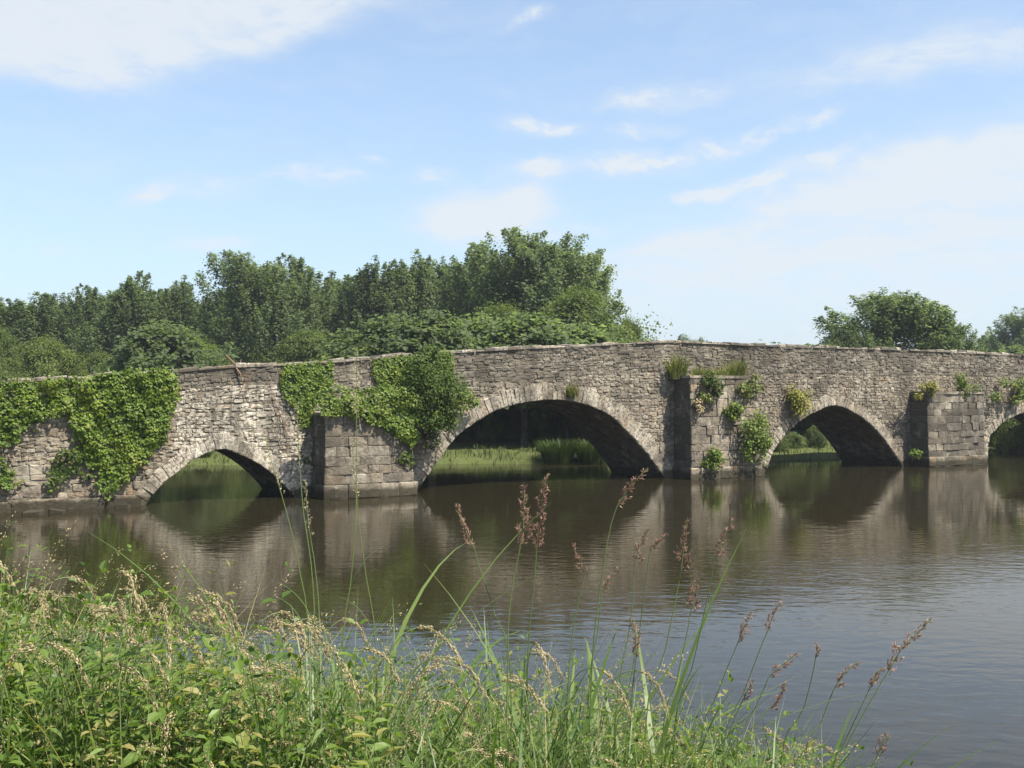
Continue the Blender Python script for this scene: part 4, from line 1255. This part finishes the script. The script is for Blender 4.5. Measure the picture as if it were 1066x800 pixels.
# -- undergrowth: leafy stems
def herbs(n_st, seed):
    X, Yb, s = bank_points(n_st)
    zg = ground_z(X, Yb); ez = env_z(X, Yb)
    dens = vnoise(X, Yb, 7, 1.1)
    h = np.minimum((ez - zg) * rng.uniform(.62, 1.0, len(X)), rng.uniform(.8, 1.5, len(X)))
    k = (h > .16) & (rng.random(len(X)) < .62 + .9 * dens)
    X, Yb, zg, h = X[k], Yb[k], zg[k], h[k]
    n = len(X)
    L = Leaves(); S = Leaves()
    lean = rng.normal(0, .16, (n, 2))
    blades(S, np.stack([X, Yb, zg], 1), h, np.full(n, .009), np.arctan2(lean[:, 1], lean[:, 0]), np.hypot(lean[:, 0], lean[:, 1]) * .6, np.hypot(lean[:, 0], lean[:, 1]), np.clip(rng.normal(.4, .2, n), 0, 1), 4)
    pos, nrm, tan, sc, av = [], [], [], [], []
    zone = vnoise(X, Yb, 17, 1.6); tone = np.clip(.48 + .30 * vnoise(X, Yb, 19, 1.2) + rng.normal(0, .2, n), 0, 1); dead = rng.random(n) < .06; tone[dead] = 1.0; size = rng.uniform(.020, .052, n) * (1.08 + .45 * zone); slim = rng.choice([.34, .5, .62], n)
    for lv in range(14):
        f = 1.0 - lv * .062
        ok = (h * f > .05)
        tt = np.full(n, f)
        a0 = rng.uniform(0, 6.28, n) + lv * 1.57
        for side in (0, 3.14159):
            a = a0 + side + rng.normal(0, .25, n)
            p = np.stack([X + lean[:, 0] * h * f, Yb + lean[:, 1] * h * f, zg + h * f], 1)[ok]
            el = rng.normal(.05 - .55 * (1 - f), .3, n)[ok] + (.6 if lv == 0 else 0)
            t = np.stack([np.cos(a)[ok] * np.cos(el), np.sin(a)[ok] * np.cos(el), np.sin(el)], 1)
            nn = np.stack([-np.cos(a)[ok] * np.sin(el), -np.sin(a)[ok] * np.sin(el), np.cos(el)], 1) + rng.normal(0, .22, (ok.sum(), 3))
            pos.append(p + t * .008); nrm.append(nn); tan.append(t)
            ss = size[ok] * (.55 if lv == 0 else .85 + .3 * min(lv, 4) / 4) * rng.uniform(.8, 1.2, ok.sum())
            sc.append(np.stack([ss * slim[ok], ss, ss], 1)); av.append(np.clip(tone[ok] + rng.normal(0, .1, ok.sum()) + .12 * (f - .6), 0, 1))
    V, F = scatter(LEAF8[0], LEAF8[1], np.concatenate(pos), frames(np.concatenate(nrm), np.concatenate(tan)), np.concatenate(sc))
    L.add(V, F, np.concatenate(av), 8)
    return L, S
L, S = herbs(8200, 1)
o = link('bank_undergrowth', L.mesh('bank_undergrowth', M['herb_leaf'])); tag(o, 'dense leafy green herbs covering the near river bank', 'undergrowth', kind='stuff')
o = link('undergrowth_stalks', S.mesh('undergrowth_stalks', M['stalk'])); tag(o, 'thin stalks among the leafy herbs of the near bank', 'undergrowth', kind='stuff')
# -- grass blades
L = Leaves()
X, Yb, s = bank_points(34000)
zg = ground_z(X, Yb); ez = env_z(X, Yb)
h = np.minimum((ez - zg) * rng.uniform(.45, 1.04, len(X)), rng.uniform(.5, 1.35, len(X)))
k = h > .12; X, Yb, zg, h = X[k], Yb[k], zg[k], h[k]; n = len(X)
blades(L, np.stack([X, Yb, zg], 1), h * 1.12, rng.choice([.004, .006, .009, .013, .019], n, p=[.25, .25, .25, .15, .10]) * rng.uniform(.8, 1.2, n), rng.uniform(0, 6.28, n), rng.uniform(.03, .3, n), rng.uniform(.5, 1.6, n), np.clip(rng.normal(.48, .22, n), 0, .93), 6)
# dead, flattened and leaning blades through it
X, Yb, s = bank_points(4200); zg = ground_z(X, Yb); ez = env_z(X, Yb); h = (ez - zg) * rng.uniform(.4, .95, len(X)); k = h > .15
X, Yb, zg, h = X[k], Yb[k], zg[k], np.minimum(h[k], 1.2); n = len(X)
blades(L, np.stack([X, Yb, zg], 1), h * 1.25, rng.choice([.004, .006, .009], n), rng.uniform(0, 6.28, n), rng.uniform(.15, .6, n), rng.uniform(.6, 2.2, n), rng.uniform(.86, 1.0, n), 7)
o = link('bank_grass', L.mesh('bank_grass', M['blade'])); tag(o, 'long thin grass blades all over the near river bank', 'grass', kind='stuff')
# -- the bank beyond the picture on the left, up to the bridge: rough grass
n = 9000
Yb = rng.uniform(6, 28, n); X = -Yb * .5 - 2.0 + rng.uniform(-6, 2.5, n); s = river_sd(X, Yb); k = (s < .05) & (s > -5)
X, Yb = X[k], Yb[k]; n = len(X); L = Leaves()
blades(L, np.stack([X, Yb, ground_z(X, Yb)], 1), rng.uniform(.4, 1.0, n), rng.uniform(.008, .02, n), rng.uniform(0, 6.28, n), rng.uniform(0, .3, n), rng.uniform(.3, 1.2, n), np.clip(rng.normal(.5, .25, n), 0, 1), 4)
o = link('side_bank_grass', L.mesh('side_bank_grass', M['blade'])); tag(o, 'rough grass on the left bank between the near bank and the bridge', 'grass', kind='stuff')

# -- spindle seed
SPV = np.array([(0, 0, 0), (.5, .35, 0), (0, .35, .5), (-.5, .35, 0), (0, .35, -.5), (0, 1, 0)])
SPF = [np.array([(0, 1, 2), (0, 2, 3), (0, 3, 4), (0, 4, 1), (5, 2, 1), (5, 3, 2), (5, 4, 3), (5, 1, 4)])]
def curve_pts(P, n):
    P = smooth_poly(P, 8); Ld = np.concatenate([[0], np.cumsum(np.linalg.norm(np.diff(P, axis=0), axis=1))])
    s = np.linspace(0, Ld[-1], n); return np.stack([np.interp(s, Ld, P[:, i]) for i in range(3)], 1), Ld[-1]
# -- drooping straw-coloured seed heads: six shapes, many individuals
STRAW = []
for v in range(6):
    r2 = np.random.default_rng(140 + v)
    H = 1.0; bend = r2.uniform(.10, .2)
    P = [np.array(p) for p in ((0, 0, 0), (.01, 0, .4), (.025, .01, .75), (.045, .01, .90), (.07 + bend * .15, .012, .975), (.09 + bend * .55, .01, 1.0), (.10 + bend * .95, .01, .99 - .12 * bend), (.105 + bend * 1.25, .01, .955 - .3 * bend))]
    C, ln = curve_pts(P, 40)
    st = MB(); st.cur = {'rnd': .75}
    st.tube([tuple(p) for p in C], [.0026 * (1 - .6 * i / 39) for i in range(40)], 4)
    me_s = st.mesh('stem', M['stalk'])
    m = 170
    t = r2.uniform(.86, 1.0, m); ii = np.clip((t * 39).astype(int), 0, 38)
    p = C[ii] + (C[ii + 1] - C[ii]) * ((t * 39) - ii)[:, None]; T = C[ii + 1] - C[ii]; T /= np.linalg.norm(T, axis=1, keepdims=True)
    fat = np.sin(np.clip((t - .845) / .155, 0, 1) * 3.0) ** .6
    dd = rnd_dirs(m, r2); dd -= T * (dd * T).sum(1, keepdims=True)
    pos = p + dd * (fat * r2.uniform(.001, .011 if v % 2 else .019, m))[:, None]
    Ls = Leaves(); sl_ = r2.uniform(.006, .012, m)
    V, F = scatter(SPV, SPF, pos, frames(dd + .01, T + dd * .45), np.stack([sl_ * .42, sl_, sl_ * .42], 1)); Ls.add(V, F, np.clip(r2.normal(.5, .25, m), 0, 1), 6)
    STRAW.append((me_s, Ls.mesh('seed_head', M['straw'])))
SG = 'drooping straw-coloured grass heads on the near bank'
cnt = 0
while cnt < 290:
    Yb = 2.8 + 2.8 * rng.random() ** 1.1; px = rng.uniform(-60, 900)
    # most stand in the left half and along the front edge
    if rng.random() > (.9 if px < 330 else .55 if px < 640 else .4): continue
    X = (px - 533) / FPX * Yb
    if river_sd(np.array([X]), np.array([Yb]))[0] > -.15: continue
    zg = float(ground_z(np.array([X]), np.array([Yb]))[0]); hh = float(env_z(np.array([X]), np.array([Yb]))[0]) - zg
    h = min(hh * rng.uniform(.52, 1.03), 1.35)
    if h < .25: continue
    ms, mh = STRAW[cnt % 6]
    o = empty('seed_head_grass', (X, Yb, zg), 'thin grass stalk with a drooping straw-coloured seed head in the near bank herbs', 'grass', SG); o['kind'] = 'thing'
    o.scale = (rng.uniform(.75, 1.05),) * 2 + (h,); o.rotation_euler = (rng.normal(0, .08), rng.normal(0, .08), rng.choice([0.2, 0, -.3, .5, -.6, 3.1]) + rng.normal(0, .5))
    link('stem', ms, o); link('seed_head', mh, o); cnt += 1

# -- the rest of the seed-bearing grass, past counting: loose pale panicles in the mass
L = Leaves(); S = Leaves(); X, Yb, s = bank_points(1000); r2 = np.random.default_rng(190)
zg = ground_z(X, Yb); ez = env_z(X, Yb); px_ = 533 + FPX * X / Yb
h = (ez - zg) * r2.uniform(.45, 1.03, len(X)); k = (h > .25) & (r2.random(len(X)) < np.interp(px_, [0, 330, 700, 900], [1, .8, .45, .3]))
X, Yb, zg, h = X[k], Yb[k], zg[k], np.minimum(h[k], 1.4); n = len(X)
az = r2.uniform(-1.2, 1.2, n)
C = blades(S, np.stack([X, Yb, zg], 1), h * 1.08, np.full(n, .0045), az, r2.uniform(0, .12, n), r2.uniform(.5, 1.7, n), np.clip(r2.normal(.75, .15, n), 0, 1), 10)
for q in range(46):
    t = r2.uniform(.80, 1.0, n) * 9.99; i = t.astype(int); f = (t - i)[:, None]; ar = np.arange(n)
    p = C[ar, i] * (1 - f) + C[ar, np.minimum(i + 1, 10)] * f; T = C[ar, np.minimum(i + 1, 10)] - C[ar, i] + 1e-6; T /= np.linalg.norm(T, axis=1, keepdims=True)
    dd = rnd_dirs(n, r2); sl_ = r2.uniform(.005, .011, n)
    V, F = scatter(SPV, SPF, p + dd * r2.uniform(.002, .020, n)[:, None], frames(dd, T + dd * .6), np.stack([sl_ * .42, sl_, sl_ * .42], 1)); L.add(V, F, np.clip(r2.normal(.42, .25, n), 0, 1), 6)
o = link('seeding_grass', L.mesh('seeding_grass', M['straw'])); tag(o, 'loose pale seed heads of the grass mixed all through the near bank', 'grass', kind='stuff')
o = link('seeding_grass_stalks', S.mesh('seeding_grass_stalks', M['blade'])); tag(o, 'fine bent stalks carrying the loose pale seed heads of the near bank', 'grass', kind='stuff')
# -- tall reed grasses with purple-brown panicles, each where it stands
def panicle(L, P, rad, dens, r2, tone=.45, slen=.012):
    C, ln = curve_pts(P, 24)
    nb = max(8, int(ln / .0075)); rad = rad * 1.35
    for b in range(nb):
        t = b / nb; i = min(int(t * 23), 22); p = C[i] + (C[i + 1] - C[i]) * (t * 23 - i); T = C[i + 1] - C[i]; T = T / (np.linalg.norm(T) + 1e-9)
        bl = rad * (1 - t) ** .8 * r2.uniform(.45, 1.1) + .006
        d = rnd_dirs(1, r2)[0]; d -= T * (d @ T); d /= np.linalg.norm(d)
        ax = T * .86 + d * r2.uniform(.30, .62); ax /= np.linalg.norm(ax)
        m = max(4, int(bl / .0024 * dens))
        s = bl * (r2.uniform(.35, 1.05, m)); dd = rnd_dirs(m, r2)
        pos = p + np.outer(s, ax) + dd * .0028
        sl_ = slen * r2.uniform(.7, 1.3, m)
        V, F = scatter(SPV, SPF, pos, frames(dd, ax + dd * .25), np.stack([sl_ * .27, sl_, sl_ * .27], 1)); L.add(V, F, np.clip(r2.normal(tone, .22, m), 0, 1), 6)
RG = 'tall reed grasses with purple-brown panicles'
# stem path from root to neck, then panicle path to the tip (photo pixels), distance, spread, label
REEDS = [
    ([(532, 720), (515, 640), (498, 590)], [(494, 572), (484, 552), (476, 527)], 3.3, .030, 'reed grass with a drooping brown panicle, leftmost of the tall panicles before the river'),
    ([(528, 720), (530, 640), (536, 590)], [(540, 578), (545, 545), (546, 506)], 3.1, .036, 'reed grass with the largest purple panicle, left of a close pair before the widest arch'),
    ([(548, 720), (556, 610), (560, 560)], [(558, 578), (563, 530), (569, 495)], 3.2, .032, 'reed grass with the tallest panicle, right of a close pair before the widest arch'),
    ([(590, 760), (596, 660), (607, 610)], [(609, 598), (604, 585), (596, 568)], 3.4, .020, 'short-panicled reed grass between the close pair and the slanting reed'),
    ([(615, 720), (630, 580), (638, 535)], [(642, 528), (654, 510), (673, 488)], 3.2, .020, 'reed grass with a slender panicle slanting right before the pillar of the widest arch'),
    ([(612, 740), (622, 660), (626, 622)], [(626, 618), (634, 604), (643, 592)], 3.6, .012, 'thin reed grass with a narrow dark closed panicle slanting right'),
    ([(640, 760), (656, 650), (662, 590)], [(660, 590), (666, 570), (675, 552)], 3.5, .022, 'reed grass with a sparse open panicle, left of the thick red panicle'),
    ([(655, 770), (668, 640), (676, 580)], [(676, 576), (684, 566), (694, 558)], 3.7, .012, 'reed grass with few spikelets leaning right, beside the sparse panicle'),
    ([(672, 760), (692, 680), (708, 600)], [(709, 596), (712, 570), (716, 542)], 3.2, .032, 'reed grass with a thick red-brown panicle before the second pier'),
    ([(702, 770), (722, 690), (742, 600)], [(744, 582), (752, 562), (763, 542)], 3.4, .022, 'reed grass with a reddish panicle slanting right, just right of the thick red panicle'),
    ([(690, 770), (702, 720), (718, 650)], [(718, 642), (722, 626), (722, 608)], 3.3, .034, 'reed grass with a fluffy pink panicle below the thick red panicle'),
    ([(728, 790), (748, 720), (768, 670)], [(767, 672), (774, 655), (782, 640)], 3.5, .026, 'reed grass with a loose pink panicle, first of two before the open water'),
    ([(752, 790), (775, 720), (797, 660)], [(798, 660), (803, 645), (812, 628)], 3.5, .018, 'reed grass with a short arched panicle, second of two before the open water'),
    ([(758, 790), (780, 750), (798, 712)], [(800, 706), (812, 694), (830, 680)], 3.3, .020, 'reed grass with a panicle drooping low and right over the open water'),
    ([(812, 800), (836, 740), (849, 690)], [(849, 686), (851, 678), (850, 672)], 3.4, .008, 'bare reed stalk with only a small tip, in the open water at right'),
    ([(838, 800), (852, 760), (866, 722)], [(868, 718), (880, 700), (892, 690)], 3.2, .018, 'reed grass with a small dark panicle between the bare stalk and the tall slanting reed'),
    ([(864, 830), (880, 780), (920, 705)], [(922, 704), (938, 676), (969, 645)], 3.0, .030, 'tall reed grass slanting far right with a long purple panicle over the water'),
    ([(862, 830), (872, 790), (902, 725)], [(904, 720), (911, 706), (918, 696)], 3.1, .020, 'reed grass with a pale panicle close left of the tall slanting reed'),
    ([(766, 800), (776, 770), (795, 740)], [(798, 740), (812, 728), (818, 712)], 3.2, .020, 'low reed grass with a reddish panicle near the herbs at lower right'),
    ([(742, 800), (756, 770), (770, 735)], [(772, 732), (778, 720), (784, 710)], 3.2, .018, 'low reed grass with a brown panicle left of the other low reed'),
    ([(640, 780), (650, 740), (660, 690)], [(660, 688), (662, 660), (656, 645)], 3.5, .026, 'reed grass with a faint pink panicle standing behind the green herbs'),
    ([(895, 830), (905, 805), (912, 790)], [(912, 790), (918, 775), (925, 765)], 3.0, .018, 'pale reed head at the bottom right corner over the water'),
]
for i, (stem, pan, Y, rad, lab) in enumerate(REEDS):
    r2 = np.random.default_rng(200 + i)
    S_ = [np.array(at_depth(px, py, Y)) for px, py in stem]
    g = np.array([S_[0][0] - .02, Y + .03, 0]); g[2] = float(ground_z(g[:1], g[1:2])[0]) - .02
    path = [g] + S_; neck = np.array(at_depth(*pan[0], Y))
    path = [p for p in path[:-1]] + [(path[-1] + neck) / 2, neck]
    C, ln = curve_pts(path, 30)
    o = empty('reed_grass', tuple(g), lab, 'reed grass', RG); o['kind'] = 'thing'
    mb = MB(); mb.cur = {'rnd': float(r2.uniform(.1, .6))}
    tip = [np.array(at_depth(px, py, Y)) for px, py in pan]
    full = [tuple(p) for p in C] + [tuple(p) for p in tip[1:]]
    mb.tube(full, [.0034 - .0020 * j / len(full) for j in range(len(full))], 5)
    mb.build('stem', M['stalk'], o)
    L = Leaves(); panicle(L, tip, rad, 1.0, r2, tone=.42 + .1 * r2.normal())
    link('panicle', L.mesh('panicle', M['purple_seed'], tuple(g)), o)
    for q in range(2):                                   # long leaves off the stalk
        j = int(r2.uniform(.35, .75) * 29); L = Leaves()
        blades(L, C[j:j + 1], np.array([r2.uniform(.16, .3)]), np.array([r2.uniform(.007, .012)]), np.array([r2.choice([0, 3.14]) + r2.normal(0, .5)]), np.array([r2.uniform(.2, .6)]), np.array([r2.uniform(.4, 1.2)]), np.array([r2.uniform(.2, .6)]), 8)
        link('leaf', L.mesh('leaf', M['blade'], tuple(g)), o)
# -- wiry flowering stalks before the first pier and clumps of broad blades
WIRES = [
    ([(328, 690), (324, 590), (316, 535), (311, 470), (309, 420)], 3.2, 'tall thin green stalk before the shaded side of the first pier'),
    ([(333, 690), (329, 600), (321, 545), (318, 500)], 3.3, 'second thin green stalk right beside the tall one at the first pier'),
    ([(322, 690), (313, 600), (300, 540), (282, 478), (276, 455)], 3.4, 'thin stalk leaning left across the first arch'),
    ([(356, 700), (366, 600), (371, 520), (371, 400), (372, 362)], 3.3, 'very tall thin stalk with a faint tip before the first pier front'),
    ([(392, 700), (381, 600), (374, 545), (366, 455)], 3.5, 'thin stalk with a pale bent leaf tip before the first pier front'),
]
for i, (pp, Y, lab) in enumerate(WIRES):
    r2 = np.random.default_rng(260 + i)
    P = [np.array(at_depth(px, py, Y)) for px, py in pp]
    g = np.array([P[0][0], Y + .02, 0]); g[2] = float(ground_z(g[:1], g[1:2])[0]) - .02
    C, ln = curve_pts([g] + P, 30); o = empty('grass_stalk', tuple(g), lab, 'grass stalk', 'wiry grass stalks before the first pier'); o['kind'] = 'thing'
    mb = MB(); mb.cur = {'rnd': .65}; mb.tube([tuple(p) for p in C], [.0034 * (1 - .7 * j / 29) for j in range(30)], 5); mb.build('stem', M['stalk'], o)
    for j, ll, az in ((14, .30, 3.3 if i % 2 else .1), (19, .2, .2 if i % 2 else 3.0)):
        L = Leaves(); blades(L, C[j:j + 1], np.array([ll]), np.array([.010]), np.array([az]), np.array([.35]), np.array([1.1]), np.array([.5]), 8)
        link('leaf', L.mesh('leaf', M['blade'], tuple(g)), o)
    L = Leaves(); panicle(L, [C[-4], C[-2], C[-1]], .012, .5, r2, tone=.9, slen=.007); link('seed_head', L.mesh('seed_head', M['straw'], tuple(g)), o)
CL = [(336, 650, 3.6, 9, .55), (380, 632, 3.5, 8, .6), (352, 612, 3.7, 6, .7), (300, 668, 3.3, 8, .5), (430, 690, 3.5, 8, .5), (505, 668, 3.6, 7, .5), (545, 690, 3.5, 10, .5), (590, 672, 3.6, 8, .5), (620, 690, 3.3, 9, .55),
      (640, 705, 3.2, 8, .55), (690, 715, 3.2, 9, .55), (668, 695, 3.4, 6, .6), (740, 745, 3.1, 8, .5), (790, 735, 3.2, 6, .5), (820, 770, 3.0, 6, .45), (465, 705, 3.2, 8, .5), (250, 690, 3.2, 8, .45), (566, 735, 3.0, 8, .45)]
CL += [(40, 640, 3.3, 7, .5), (130, 680, 3.1, 8, .5), (200, 700, 3.1, 7, .5), (285, 720, 3.0, 8, .5), (350, 715, 3.1, 8, .5), (400, 705, 3.3, 8, .5), (445, 740, 3.0, 8, .5), (520, 735, 3.1, 8, .5), (610, 745, 3.0, 9, .5), (660, 750, 3.0, 8, .5), (708, 760, 3.0, 8, .5), (480, 700, 3.5, 7, .5)]
for i, (px, py, Y, nb, ln) in enumerate(CL):
    r2 = np.random.default_rng(300 + i)
    p = at_depth(px, py, Y); zg = float(ground_z(np.array([p.x]), np.array([Y]))[0]); H = p.z - zg + .05
    o = empty('broad_grass_clump', (p.x, Y, zg), 'clump of broad green grass blades standing in the herbs of the near bank', 'grass clump', 'broad-bladed grass clumps on the near bank'); o['kind'] = 'thing'
    for q in range(nb):
        L = Leaves(); b = np.array([[p.x + r2.normal(0, .03), Y + r2.normal(0, .03), zg]])
        blades(L, b, np.array([H * (r2.uniform(.8, 1.2) if i not in (0, 1, 2, 8, 10) else r2.uniform(.9, 1.4))]), np.array([r2.uniform(.018, .034)]), np.array([r2.uniform(0, 6.28)]), np.array([r2.uniform(.02, .25)]), np.array([r2.uniform(.5, 2.0)]), np.array([r2.uniform(.40, .84)]), 12)
        link('blade', L.mesh('blade', M['blade'], (p.x, Y, zg)), o)
